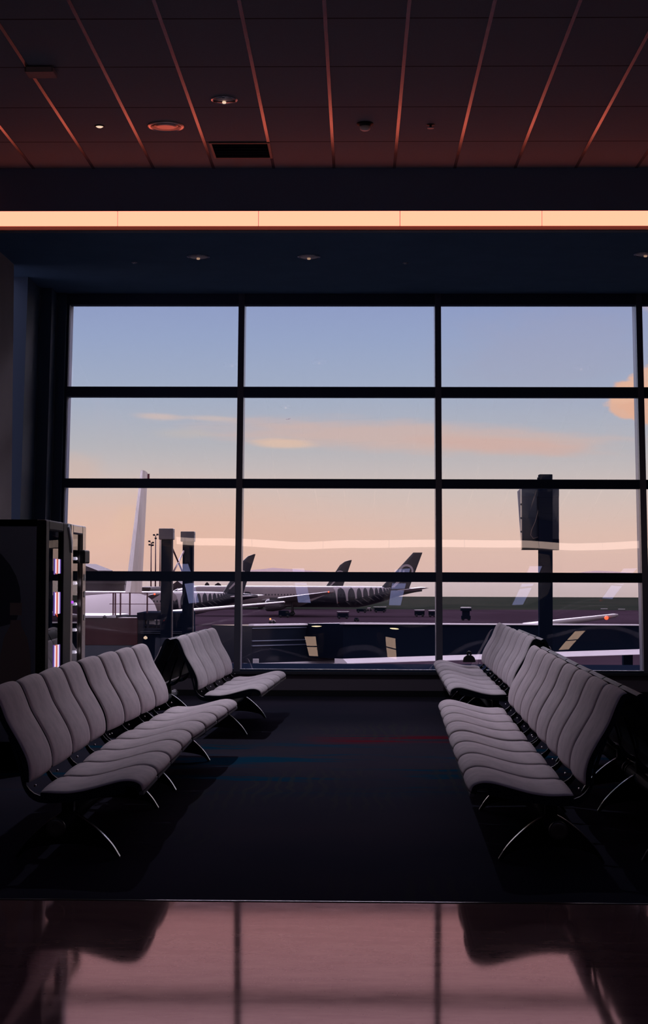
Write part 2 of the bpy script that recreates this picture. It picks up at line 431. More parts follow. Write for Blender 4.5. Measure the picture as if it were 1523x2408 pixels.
# glazing: bays of four panes between deep mullions
MX = [-3.545, -1.418, 0.963, 3.39, 5.81, 8.23, 10.65, XR]
ZT = [(0.26, 0.315), (1.345, 1.461), (2.464, 2.571), (3.57, 3.69), (4.706, 4.86)]
n_trim = 5
for i, mx in enumerate(MX):
    if i in (0, len(MX)-1): continue
    struct('trim_%d' % n_trim, lean_block(MB(), mx-0.037, mx+0.037, -0.07, 0.22, 0.27, 4.86), m_mull, None,
           ('dark window mullion between bays %d and %d from the left wall' % (i, i+1)) if i < 4 else None, 'mullion' if i < 4 else None)
    n_trim += 1
for i in range(len(MX)-1):
    x0, x1 = MX[i]+(0.037 if i else 0), MX[i+1]-0.037
    fr = MB()
    for q, (a, b) in enumerate(ZT): lean_block(fr, x0, x1, -0.065, 0.10 if q else 0.035, a, b)
    if i == 0: lean_block(fr, x0-0.02, x0+0.03, -0.06, 0.22, 0.27, 4.86)
    w = struct('window_%d' % (i+1), fr, m_frame, None, ['window bay beside the dark left pier', 'window bay left of centre, above the open carpet', 'window bay holding the signpost', 'sliver of window bay at the right edge'][i] if i < 4 else None, 'window' if i < 4 else None)
    for j in range(4):
        za, zb = ZT[j][1], ZT[j+1][0]
        p = MB()
        for d in (0.0, 0.022):
            lean_block(p, x0, x1, d, d+0.006, za-0.02, zb+0.02)
        p.build('pane', m_glass, w)

# ------------------------------------------------------------------ light strips of the coffer (long diffusers between fine joints)
def light_strip(name, Y, sgn, joints, xa, xb, label, m):
    """the visible face looks along -sgn*Y"""
    t = thing(name, (0, Y, 4.975), label, 'light')
    xs = [xa] + [j for j in joints if xa < j < xb] + [xb]
    for a, b in zip(xs[:-1], xs[1:]):
        MB().box((a+0.0035, 0.004 if sgn > 0 else -0.02, -0.073), (b-0.0035, 0.02 if sgn > 0 else -0.004, 0.073)).build('diffuser', m, t)
    MB().box((xa, 0.022 if sgn > 0 else -0.05, -0.075), (xb, 0.05 if sgn > 0 else -0.022, 0.075)).build('backing', m_fascia, t)
    return t
light_strip('light_strip', YF, 1, [-2.405+1.408*k for k in range(-1, 11)], XL+0.0, XR-0.02, 'long glowing warm light strip across the far fascia', m_strip)
light_strip('light_strip', YN, -1, [-2.1+1.408*k for k in range(-1, 11)], XL+0.1, XR-0.02, 'long glowing warm light strip mirrored in the window glass', m_strip2)

# ceiling panels over the stone floor: the window glass mirrors them
def ceiling_panel(x, y0, y1, m, label, group, w=0.30):
    t = thing('ceiling_panel', (x, (y0+y1)/2, ZS), label, 'light', group)
    h = (y1-y0)/2
    fr = MB()
    for (a, b, c, d) in ((-w/2-0.03, -h-0.03, -w/2, h+0.03), (w/2, -h-0.03, w/2+0.03, h+0.03), (-w/2, -h-0.03, w/2, -h), (-w/2, h, w/2, h+0.03), (-w/2, -0.05, w/2, 0.05)):
        fr.box((a, b, -0.03), (c, d, -0.001))
    fr.build('frame', m_frame, t)
    for s0, s1 in ((-h, -0.05), (0.05, h)):
        MB().box((-w/2, s0, -0.016), (w/2, s1, -0.004)).build('diffuser', m, t)
NAMES = ['second', 'third', 'fourth', 'fifth']
ceiling_panel(-3.72, 1.6, 5.4, m_panel, 'cool white ceiling panel mirrored over the capped posts, first from the left', 'cool ceiling panels', 0.27)
for i, x in enumerate((-1.28, 1.03, 3.58, 5.76)):
    l1 = 'cool white ceiling panel mirrored in the glass over the sea, %s from the left' % NAMES[i]
    ceiling_panel(x, 1.6, 5.4, m_panel, l1, 'cool ceiling panels', 0.27)
    l2 = 'warm ceiling panel mirrored in the glass over the jet bridge, %s from the left' % ('first', 'second', 'third', 'fourth')[i]
    ceiling_panel(x-0.02, -6.0, -2.95, m_warm, l2, 'warm ceiling panels', 0.27)

# ------------------------------------------------------------------ ceiling fittings
def downlight(p, rad, label, group=None, cross=False, lit=False, rim=m_chrome):
    t = thing('downlight', p, label, 'light', group)
    MB().lathe([(rad, 0.002), (rad, -0.008), (rad*0.9, -0.012), (rad*0.86, -0.004), (rad*0.86, 0.002)], (0, 0, 0)).build('rim', rim, t)
    MB().lathe([(rad*0.86, -0.003), (rad*0.62, -0.012), (rad*0.40, -0.016), (0.002, -0.017)], (0, 0, -0.003)).build('reflector', m_refl, t)
    b = MB().lathe([(0.004, -0.036), (rad*0.12, -0.034), (rad*0.15, -0.026), (rad*0.15, -0.012)], (0, 0, 0))
    b.build('lamp', m_lamp if lit else m_lampdim, t)
    if cross:
        c = MB()
        c.box((-rad*0.8, -0.012, -0.012), (rad*0.8, 0.012, -0.006-0.016)).box((-0.012, -rad*0.8, -0.012), (0.012, rad*0.8, -0.006))
        c.build('louvre', m_black, t)
    return t
downlight(atZ(527, 234, ZC), 0.115, 'round chrome downlight in the tiled ceiling above the vent', None, True, True)
def lamp_light(t, power, col, deg):
    ld = bpy.data.lights.new('spot', 'SPOT'); ld.energy = power; ld.color = col; ld.spot_size = R(deg); ld.spot_blend = 0.5; ld.shadow_soft_size = 0.05
    o = bpy.data.objects.new('spot', ld); COL.objects.link(o); o.parent = t; o.location = (0, 0, -0.03)
AISLE_W = 330.0
a1 = COL.objects['downlight']
lamp_light(a1, AISLE_W, (0.86, 0.86, 1.0), 124)
for (x, y, l) in ((-1.11, -1.55, 'lit downlight mirrored on the dark bridge left of the middle mullion, left one'), (1.11, -1.72, 'lit downlight mirrored on the dark bridge left of the middle mullion, right one')):
    t = thing('downlight', (x, y, ZS), l, 'light')
    MB().lathe([(0.14, -0.001), (0.14, -0.010), (0.122, -0.014), (0.12, -0.004)], (0, 0, 0), cap=False).build('rim', m_chrome, t)
    MB().lathe([(0.12, -0.004), (0.08, -0.007), (0.002, -0.008)], (0, 0, 0)).build('lamp', m_mirlamp, t)
downlight(atZ(466, 603, ZS), 0.125, 'round downlight in the soffit, left of the pair above the window', 'soffit downlights')
downlight(atZ(726, 603, ZS), 0.125, 'round downlight in the soffit, right of the pair above the window', 'soffit downlights')
downlight(atZ(1517, 597, ZS), 0.125, 'round downlight in the soffit cut by the right edge', 'soffit downlights')
# speaker grille
t = thing('ceiling_speaker', atZ(390, 296, ZC), 'round ceiling speaker grille beside the small lit lamp', 'speaker')
MB().lathe([(0.165, 0.002), (0.165, -0.010), (0.150, -0.016), (0.140, -0.010)], (0, 0, 0)).build('rim', mat('speaker_rim', (0.85, 0.70, 0.62), 0.3, 0.9), t)
MB().lathe([(0.140, -0.010), (0.07, -0.013), (0.002, -0.014)], (0, 0, 0)).build('grille', mat('speaker_grille', (0.70, 0.56, 0.50), 0.36, 0.9), t)
# little lit lamp
t = thing('spot_lamp', atZ(234, 296, ZC), 'tiny lit spot lamp in the tiled ceiling', 'light')
MB().lathe([(0.045, 0.001), (0.045, -0.006), (0.034, -0.008)], (0, 0, 0), cap=False).build('rim', m_black, t)
MB().lathe([(0.034, -0.006), (0.02, -0.016), (0.002, -0.018)], (0, 0, 0)).build('bulb', m_lamp, t)
# sprinkler-like spot and detector
t = thing('smoke_detector', atZ(858, 290, ZC), 'small round ceiling detector with a pale underside near the middle', 'detector')
MB().lathe([(0.075, 0.001), (0.075, -0.012), (0.055, -0.02), (0.05, -0.03)], (0, 0, 0)).build('base', m_black, t)
MB().lathe([(0.05, -0.03), (0.046, -0.055), (0.03, -0.066), (0.002, -0.068)], (0, 0, 0)).build('chamber', mat('detector_white', (0.8, 0.7, 0.66), 0.4), t)
t = thing('sprinkler', atZ(1012, 293, ZC), 'tiny dark sprinkler head in the tiled ceiling', 'sprinkler')
MB().lathe([(0.04, 0.001), (0.04, -0.004), (0.012, -0.006), (0.012, -0.03)], (0, 0, 0)).build('stem', m_legm, t)
MB().lathe([(0.03, -0.030), (0.03, -0.034), (0.002, -0.035)], (0, 0, 0)).build('deflector', m_steel, t)
for (px, py, l) in ((316, 617, 'tiny chrome sprinkler in the soffit, left of the downlights'), (953, 618, 'tiny chrome sprinkler in the soffit, right of the downlights')):
    t = thing('sprinkler', atZ(px, py, ZS), l, 'sprinkler', 'soffit sprinklers')
    MB().lathe([(0.035, 0.001), (0.035, -0.005), (0.02, -0.008)], (0, 0, 0)).build('rim', m_chrome, t)
    MB().lathe([(0.018, -0.008), (0.018, -0.014), (0.002, -0.015)], (0, 0, 0)).build('deflector', m_chrome, t)
# air vent, one tile wide
p0 = Vector((-1.12, 15.66, ZC))
t = thing('air_vent', p0, 'dark square air vent in the tiled ceiling', 'vent')
fr = MB()
for (a, b, c, d) in ((-0.285, -0.285, 0.285, -0.262), (-0.285, 0.262, 0.285, 0.285), (-0.285, -0.262, -0.262, 0.262), (0.262, -0.262, 0.285, 0.262)):
    fr.box((a, b, -0.014), (c, d, -0.001))
fr.build('frame', mat('vent_frame', (0.22, 0.17, 0.17), 0.5), t)
MB().box((-0.262, -0.262, -0.006), (0.262, 0.262, -0.001)).build('opening', m_void, t)
for k in range(5):
    y = -0.21+0.105*k
    MB().add([(-0.26, y-0.012, -0.012), (0.26, y-0.012, -0.012), (0.26, y+0.03, -0.006), (-0.26, y+0.03, -0.006),
              (-0.26, y-0.012, -0.0105), (0.26, y-0.012, -0.0105), (0.26, y+0.03, -0.0045), (-0.26, y+0.03, -0.0045)],
             [(0,1,2,3),(7,6,5,4),(0,4,5,1),(1,5,6,2),(2,6,7,3),(3,7,4,0)]).build('louvre', m_void, t)
# emergency light box
t = thing('emergency_light', atZ(95, 160, ZC), 'small grey emergency light box under a ceiling rail', 'light')
MB().box((-0.115, -0.07, -0.05), (0.115, 0.12, -0.007)).build('housing', mat('grey_housing', (0.16, 0.13, 0.14), 0.5), t, 0.008)
MB().box((-0.10, -0.074, -0.046), (0.10, -0.069, -0.012)).build('lens', mat('grey_lens', (0.32, 0.26, 0.27), 0.3), t)

# ------------------------------------------------------------------ seat benches
def spline(pts, n):
    out = []; P = [Vector((*p, 0)) for p in pts]; P = [P[0]*2-P[1]] + P + [P[-1]*2-P[-2]]
    seg = len(P)-3
    for i in range(n+1):
        u = i/n*seg; k = min(int(u), seg-1); t = u-k
        a, b, c, d = P[k:k+4]
        q = 0.5*((2*b) + (-a+c)*t + (2*a-5*b+4*c-d)*t*t + (-a+3*b-3*c+d)*t**3)
        out.append((q.x, q.y))
    return out
# profiles measured from the line the two backs share: (distance out, height)
SEAT = [(0.790, 0.392), (0.776, 0.424), (0.738, 0.441), (0.686, 0.441), (0.625, 0.427), (0.553, 0.407), (0.483, 0.390), (0.405, 0.381), (0.290, 0.385)]
BACK = [(0.238, 0.428), (0.235, 0.496), (0.217, 0.560), (0.180, 0.632), (0.126, 0.724), (0.093, 0.805), (0.064, 0.862), (0.034, 0.878), (0.010, 0.866)]
PITCH, PADW = 0.648, 0.604
def pad(prof, T, w, crown, inset, n=26, m=14):
    """upholstered strip: profile swept sideways, full in the middle and rolled down at the two long edges"""
    pr = spline(prof, n); rows_t, rows_b = [], []
    for i, (u, z) in enumerate(pr):
        a = Vector(pr[max(i-1, 0)]); b = Vector(pr[min(i+1, n)])
        t = (b-a).normalized(); nn = Vector((-t.y, t.x))*inset
        e = min(i, n-i)/n; ef = (e/0.03)**0.5 if e < 0.03 else 1.0
        rt_, rb_ = [], []
        for j in range(m+1):
            q = -1+2*j/m; q = math.copysign(abs(q)**0.6, q)
            s = (1-abs(q)**3.2)**0.5
            h = (T*0.4 + T*0.6*s)*(0.35+0.65*ef) + crown*(1-q*q) - T*0.5
            rt_.append(Vector((u+nn.x*h, q*w/2, z+nn.y*h))); rb_.append(Vector((u-nn.x*T*0.5, q*w/2, z-nn.y*T*0.5)))
        rows_t.append(rt_); rows_b.append(rb_)
    rings = [rt_ + rb_[::-1] for rt_, rb_ in zip(rows_t, rows_b)]
    return MB().loft(rings, True)
def shell(prof, T, w, side, n=26):
    """thin hard shell behind a pad"""
    pr = spline(prof, n); rings = []
    for i, (u, z) in enumerate(pr):
        a = Vector(pr[max(i-1, 0)]); b = Vector(pr[min(i+1, n)])
        t = (b-a).normalized(); nn = Vector((-t.y, t.x))*side
        p, q = Vector((u, z))+nn*0.006, Vector((u, z))+nn*(0.006+T)
        rings.append([Vector((p.x, -w/2, p.y)), Vector((p.x, w/2, p.y)), Vector((q.x, w/2, q.y)), Vector((q.x, -w/2, q.y))])
    mb = MB().loft(rings, True, smooth=False)
    return mb
# profile direction runs tip -> rear for the seat (normal up) and bottom -> top for the back (normal out)
def make_bench(n, label, name='seat_bench', back=BACK[:-1]):
    t = thing(name, (0, 0, 0), label, 'bench', 'airport seat benches')
    L = n*PITCH
    for k in range(n):
        yc = -L/2 + PITCH*(k+0.5)
        st = pad(SEAT, 0.014, PADW, 0.009, -1).build('seat', m_fabric, t, loc=(0, yc, 0))
        shell(SEAT, 0.026, PADW+0.006, 1).build('seat_shell', m_shell, st)
        MB().box((0.768, -PADW/2, 0.370), (0.790, PADW/2, 0.386)).build('edge_trim', m_edge, st)
        bk = pad(back, 0.014, PADW, 0.009, -1).build('backrest', m_fabric, t, loc=(0, yc, 0))
        shell(BACK, 0.026, PADW+0.006, 1).build('back_shell', m_shell, bk)
    # one L-shaped arm at each seat joint carries seat and back
    for k in range(n+1):
        y = -L/2 + PITCH*k + (0.03 if k == 0 else -0.03 if k == n else 0)
        path = spline([(0.70, 0.395), (0.50, 0.362), (0.34, 0.345), (0.255, 0.36), (0.205, 0.42), (0.18, 0.52), (0.13, 0.66)], 16)
        mb = MB(); rings = []
        for (u, z) in path: rings.append([Vector((u, y-0.010, z-0.018)), Vector((u, y+0.010, z-0.018)), Vector((u+0.004, y+0.010, z+0.014)), Vector((u+0.004, y-0.010, z+0.014))])
        mb.loft(rings, True, smooth=False)
        ar = mb.build('support_arm', m_shell, t)
        MB().lathe([(0.005, -0.013), (0.005, 0.011), (0.003, 0.014)], (0.262, y, 0.412), 10, 'y').build('bolt', m_chrome, ar)
    # low round beam and its end caps
    MB().tube([(0.36, -L/2+0.06, 0.205), (0.36, L/2-0.06, 0.205)], 0.042, 16).build('beam', m_shell, t)
    for s in (-1, 1):
        MB().lathe([(0.047, 0), (0.047, 0.02*s), (0.036, 0.028*s), (0.02, 0.024*s), (0.002, 0.024*s)], (0.36, s*(L/2-0.06), 0.205), 18, 'y').build('beam_cap', mat('beam_cap_metal', (0.10, 0.085, 0.08), 0.4, 0.5), t)
    # arched blade legs: plate below the arch, polished upper edge
    for y in (-L/2+0.42, L/2-0.42):
        arch = spline([(0.625, 0.0), (0.585, 0.062), (0.52, 0.13), (0.44, 0.195), (0.36, 0.232), (0.28, 0.195), (0.20, 0.13), (0.135, 0.062), (0.095, 0.0)], 24)
        inner = spline([(0.110, 0.0), (0.17, 0.045), (0.36, 0.07), (0.55, 0.045), (0.610, 0.0)], 12)
        lg = MB().prism([(u, z) for u, z in arch] + [(u, z) for u, z in inner], 1, y-0.012, y+0.012).build('leg', m_legm, t)
        e = MB(); rings = []
        for (u, z) in arch: rings.append([Vector((u, y-0.014, z+0.001)), Vector((u, y+0.014, z+0.001)), Vector((u, y+0.014, z+0.007)), Vector((u, y-0.014, z+0.007))])
        e.loft(rings, True, smooth=False); e.build('polished_edge', m_legedge, lg)
        MB().box((0.33, y-0.03, 0.21), (0.39, y+0.03, 0.365)).build('riser', m_shell, t)
    return t
b4 = make_bench(4, 'front left grey bench of four seats nearest the camera')
b3 = None
def place(o, tip_a, tip_b, left, label=None, z=0.0):
    """set a bench so the ends of its front edge fall on two floor points"""
    a, b = Vector(tip_a), Vector(tip_b); d = (b-a).normalized()
    out = Vector((d.y, -d.x)) if left else Vector((-d.y, d.x))     # direction the seat faces
    c = (a+b)/2 - out*0.79
    o.location = (c.x, c.y, z); o.rotation_euler = (0, 0, math.atan2(out.y, out.x))
    if label: o['label'] = label
    return o
place(b4, (-1.035, 8.05), (-1.055, 10.64), True)
place(copy_tree(b4), (-1.052, 10.63), (-0.950, 13.22), True, 'left grey bench in the middle of its row, turned slightly towards the aisle')
bl = place(copy_tree(b4), (-0.832, 14.42), (-0.728, 17.01), True, 'left grey bench at the far end, below the window')
place(copy_tree(b4), (0.544, 8.06), (0.588, 10.65), False, 'front right grey bench of four seats nearest the camera')
place(copy_tree(b4), (0.592, 10.70), (0.650, 13.29), False, 'right grey bench in the middle of its row, just behind the front one')
place(copy_tree(b4), (0.815, 14.70), (0.850, 17.29), False, 'right grey bench behind the middle one, beyond the gap in the row')
b3 = make_bench(3, 'right grey bench of three seats closest to the window')
place(b3, (0.852, 17.33), (0.885, 19.27), False)
# benches standing back to back with those on the aisle
def mirror_of(o, src, label):
    c = src.location; r = src.rotation_euler.z
    o.location = c; o.rotation_euler = (0, 0, r+math.pi); o['label'] = label
    return o
mb4 = make_bench(4, 'bench', back=BACK[:-3])
mirror_of(mb4, bl, 'dark backed bench standing behind the far left bench')
for nm, lab in (('front right grey bench', 'bench back to back with the front right bench, cut by the right edge'),
                ('right grey bench in the middle', 'bench back to back with the middle right bench'),
                ('right grey bench behind', 'bench back to back with the right bench beyond the gap')):
    src = next(o for o in COL.objects if o.get('label', '').startswith(nm) and o.parent is None)
    mirror_of(copy_tree(mb4), src, lab)

# small dark bag with a ring handle between the far right seats and the glass
p = atY(1121, 1560, 18.3)
t = thing('handbag', (0.99+0.28, 18.95, 0.44), 'small dark bag with ring handle on the far right seats', 'bag')
MB().prism([(-0.075, 0.0), (0.075, 0.0), (0.06, 0.055), (0.03, 0.08), (-0.03, 0.08), (-0.06, 0.055)], 1, -0.04, 0.04).build('body', m_black, t, 0.012)
ring = [Vector((0.022*math.cos(a), 0, 0.095+0.022*math.sin(a))) for a in [2*math.pi*k/20 for k in range(21)]]
MB().tube(ring, 0.010, 8, False).build('handle', m_black, t)

# ------------------------------------------------------------------ vending machines on the left
m_vbody = mat('vending_body_dark', (0.20, 0.23, 0.31), 0.45)
m_vframe = mat('vending_frame_black', (0.005, 0.006, 0.010), 0.5, spec=0.12)
m_vsilver = mat('vending_frame_silver', (0.62, 0.55, 0.50), 0.25, 0.9)
m_vin = mat('vending_inside', (0.012, 0.012, 0.02), 0.6)
def vending(loc, fm, label, wd, silver):
    """front looks along +X; wd is its length along Y; origin at the near front bottom corner"""
    t = thing('vending_machine', loc, label, 'vending machine', 'vending machines')
    D, HT = 0.92, 1.83
    bm = MB().box((-D, 0, 0.05), (-D+0.04, wd, HT)).box((-D, 0, 0.05), (-0.07, 0.035, HT)).box((-D, wd-0.035, 0.05), (-0.07, wd, HT))
    bm.box((-D, 0, HT-0.05), (-0.07, wd, HT)).box((-D, 0, 0.05), (-0.07, wd, 0.22))
    bm.build('body', m_vbody, t)
    for (xx, yy) in ((-0.85, 0.08), (-0.12, 0.08), (-0.85, wd-0.08), (-0.12, wd-0.08)):
        MB().lathe([(0.03, 0), (0.03, 0.02), (0.02, 0.05)], (xx, yy, 0), 12).build('foot', m_black, t)
    dr = MB()
    s0, s1 = (0.13, 0.34) if not silver else (0.10, 0.17)
    dr.box((-0.07, 0, 0.05), (0.0, s0, HT)).box((-0.07, wd-s1, 0.05), (0.0, wd, HT)).box((-0.07, s0, HT-0.075), (0.0, wd-s1, HT)).box((-0.07, s0, 0.05), (0.0, wd-s1, 0.22))
    d = dr.build('door', fm, t, 0.012)
    MB().box((-0.030, s0, 0.22), (-0.022, wd-s1, HT-0.075)).build('glass', m_vglass, d)
    for zz in (0.55, 0.86, 1.17, 1.48):
        sh = MB().box((-0.60, 0.05, zz), (-0.16, wd-0.05, zz+0.015)).build('shelf', m_vin, t)
    MB().box((-D+0.04, 0.036, 0.22), (-D+0.05, wd-0.036, HT-0.05)).build('back_panel', m_vin, t)
    return t, d, s1
t, d, s1 = vending((-2.262, 12.0, 0), m_vframe, 'black glass-fronted vending machine nearer the camera', 1.06, False)
MB().prism([(0.93, 1.825), (1.062, 1.69), (1.062, 1.60), (1.03, 1.60), (1.0, 1.70), (0.90, 1.80)], 0, -0.004, 0.012).build('corner_cap', mat('cap_pale', (0.55, 0.58, 0.66), 0.4), d)
for (z0, z1) in ((1.43, 1.55), (1.12, 1.30), (0.70, 0.90)):
    for yy, mm, w in ((0.46, m_violet2, 0.014), (0.505, m_bar, 0.018), (0.545, m_barred, 0.018), (0.585, m_barred2, 0.022), (0.635, m_bar, 0.030), (0.690, m_violet2, 0.016)):
        h_ = (z1-z0)*0.12*((yy*37) % 1)
        MB().box((-0.0215, yy-w/2, z0+h_), (-0.016, yy+w/2, z1-h_*0.4)).build('light_bar', mm, t)
# faint bottle picture and dark sweep printed on the side facing the camera
m_print = mat('side_print_brown', (0.24, 0.19, 0.19), 0.5)
bt = [(-0.02, 0.0), (0.0, 0.10), (-0.005, 0.34), (-0.03, 0.47), (-0.075, 0.56), (-0.078, 0.60), (-0.152, 0.60), (-0.155, 0.56), (-0.20, 0.47), (-0.225, 0.34), (-0.23, 0.10), (-0.21, 0.0)]
MB().prism([(x-0.10, z+0.50) for x, z in bt], 1, -0.003, 0.001).build('bottle_print', m_print, t)
MB().prism([(-0.172, 1.135), (-0.258, 1.135), (-0.258, 1.225), (-0.172, 1.225)], 1, -0.003, 0.001).build('bottle_cap_print', m_print, t)
sw = [(-0.92, 1.80)] + [(-0.92+0.74*math.sin(a), 1.25+0.55*math.cos(a)) for a in [k*math.pi/20 for k in range(0, 13)]] + [(-0.92, 0.9)]
MB().prism(sw, 1, -0.002, 0.001).build('sweep_print', mat('side_print_black', (0.04, 0.05, 0.08), 0.4), t)
t, d, s1 = vending((-2.265, 13.075, 0), m_vsilver, 'silver framed vending machine behind the black one, closer to the window', 0.72, True)
MB().box((-0.01, 0.46, 1.52), (0.035, 0.70, 1.63)).build('card_reader', m_black, t, 0.012)
MB().box((0.001, 0.04, 1.20), (0.012, 0.06, 1.22)).build('indicator', m_violet, d)
for zz in (1.24, 1.38, 1.52, 1.05):
    MB().box((-0.012, 0.62, zz), (0.006, 0.665, zz+0.05)).build('button', mat('button_pale', (0.6, 0.6, 0.6), 0.4), d)
for zz in (0.98, 1.19, 1.36, 1.56, 0.8):
    MB().lathe([(0.002, 0.02), (0.03, 0.01), (0.035, -0.008), (0.01, -0.02)], (-0.05, 0.40, zz), 12).build('shelf_lamp', m_bar, t)

# ================================================================== OUTSIDE
ZA = 1.45-12.5            # apron level
m_apron = grain(mat('apron_concrete', (0.08, 0.06, 0.075), 0.9, spec=0.0), (0.026, 0.0165, 0.0235), (0.035, 0.0225, 0.032), 0.03, 5)
m_grass = grain(mat('airfield_grass', (0.05, 0.055, 0.04), 0.95, spec=0.0), (0.0155, 0.0195, 0.0150), (0.0225, 0.0245, 0.0195), 0.02, 6)
m_sea = mat('sea', (0.05, 0.04, 0.045), 0.12, spec=0.5)
m_hill = mat('far_hill_hazed', (0.35, 0.27, 0.255), 1.0, spec=0.0)  # distance haze is mixed into this pale pinkish base colour
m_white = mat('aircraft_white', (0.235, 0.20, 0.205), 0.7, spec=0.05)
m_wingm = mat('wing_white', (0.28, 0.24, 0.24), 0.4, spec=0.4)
m_finw = grain(mat('fin_pale', (0.7, 0.62, 0.6), 0.45), (0.20, 0.155, 0.13), (0.30, 0.25, 0.23), 0.5, 3, 0, (1, 0.25, 0.08))
m_engine = mat('engine_grey', (0.05, 0.042, 0.048), 0.4)
m_blackp = mat('aircraft_black', (0.012, 0.012, 0.020), 0.35, spec=0.4)
m_silver = mat('livery_silver', (0.34, 0.295, 0.305), 0.5)
m_dim = mat('livery_dim_silver', (0.062, 0.055, 0.062), 0.5)
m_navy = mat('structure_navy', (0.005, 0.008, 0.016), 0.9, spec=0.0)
m_deck = mat('sloping_deck_white', (0.85, 0.80, 0.82), 0.7, spec=0.0)
m_bright = mat('white_deck_edge', (0.85, 0.80, 0.82), 0.5)
m_ledge = mat('white_ledge', (0.40, 0.39, 0.40), 0.5)
m_brown = mat('brown_rail', (0.075, 0.012, 0.024), 0.5)
m_maroon = grain(mat('maroon_panel', (0.06, 0.015, 0.02), 0.6, spec=0.1), (0.030, 0.005, 0.009), (0.040, 0.008, 0.012), 0.8)
m_bluep = mat('blue_panel', (0.010, 0.020, 0.036), 0.5)
m_greyp = mat('grey_panel', (0.075, 0.062, 0.066), 0.5)
m_glassd = mat('dark_glazing', (0.010, 0.014, 0.024), 0.12, spec=0.4)

YG, YSEA = 573, 886
struct('ground_apron', MB().box((-500, 22, ZA-1), (700, YG, ZA)), m_apron, None, 'dark concrete apron outside the window', 'ground')
struct('ground_grass', MB().box((-600, YG, ZA-1), (900, YSEA, ZA)), m_grass, None, 'dark airfield grass along the shore', 'ground')
struct('roof_lower', MB().box((-40, 22, -2.6), (60, 57, -1.66)), m_navy, None, 'dark flat roof just outside, below the window', 'roof')
struct('sea', MB().add([(-9000, YSEA, ZA-0.6), (9000, YSEA, ZA-0.6), (9000, 12000, ZA-0.6), (-9000, 12000, ZA-0.6)], [(0, 1, 2, 3)]), m_sea, None, 'pale sea behind the airfield', 'sea')
# distant hills as low ridges with depth
def ridge(name, pts, Y, dep, label):
    """ridge of height profile pts (pixel columns and rows of its skyline), Y metres off"""
    top = [atY(px, py, Y) for px, py in pts]; rings = []
    for q in top:
        rings.append([Vector((q.x, Y-dep, ZA-1)), Vector((q.x, Y-dep*0.4, ZA+(q.z-ZA)*0.75)), Vector((q.x, Y, q.z)), Vector((q.x, Y+dep, ZA-1))])
    return tag(MB().loft(rings, False, False).build(name, m_hill), label, 'hill', None, 'structure')
ridge('hill', [(500, 1349), (560, 1343), (620, 1338), (640, 1335), (660, 1336.5), (690, 1338.5), (730, 1342), (770, 1345), (830, 1349)], 10500, 500, 'hazy low hill across the water left of centre')
ridge('hill', [(1340, 1350), (1375, 1344.5), (1400, 1342), (1440, 1343.5), (1480, 1347), (1520, 1350)], 10800, 400, 'hazy low island near the right edge')

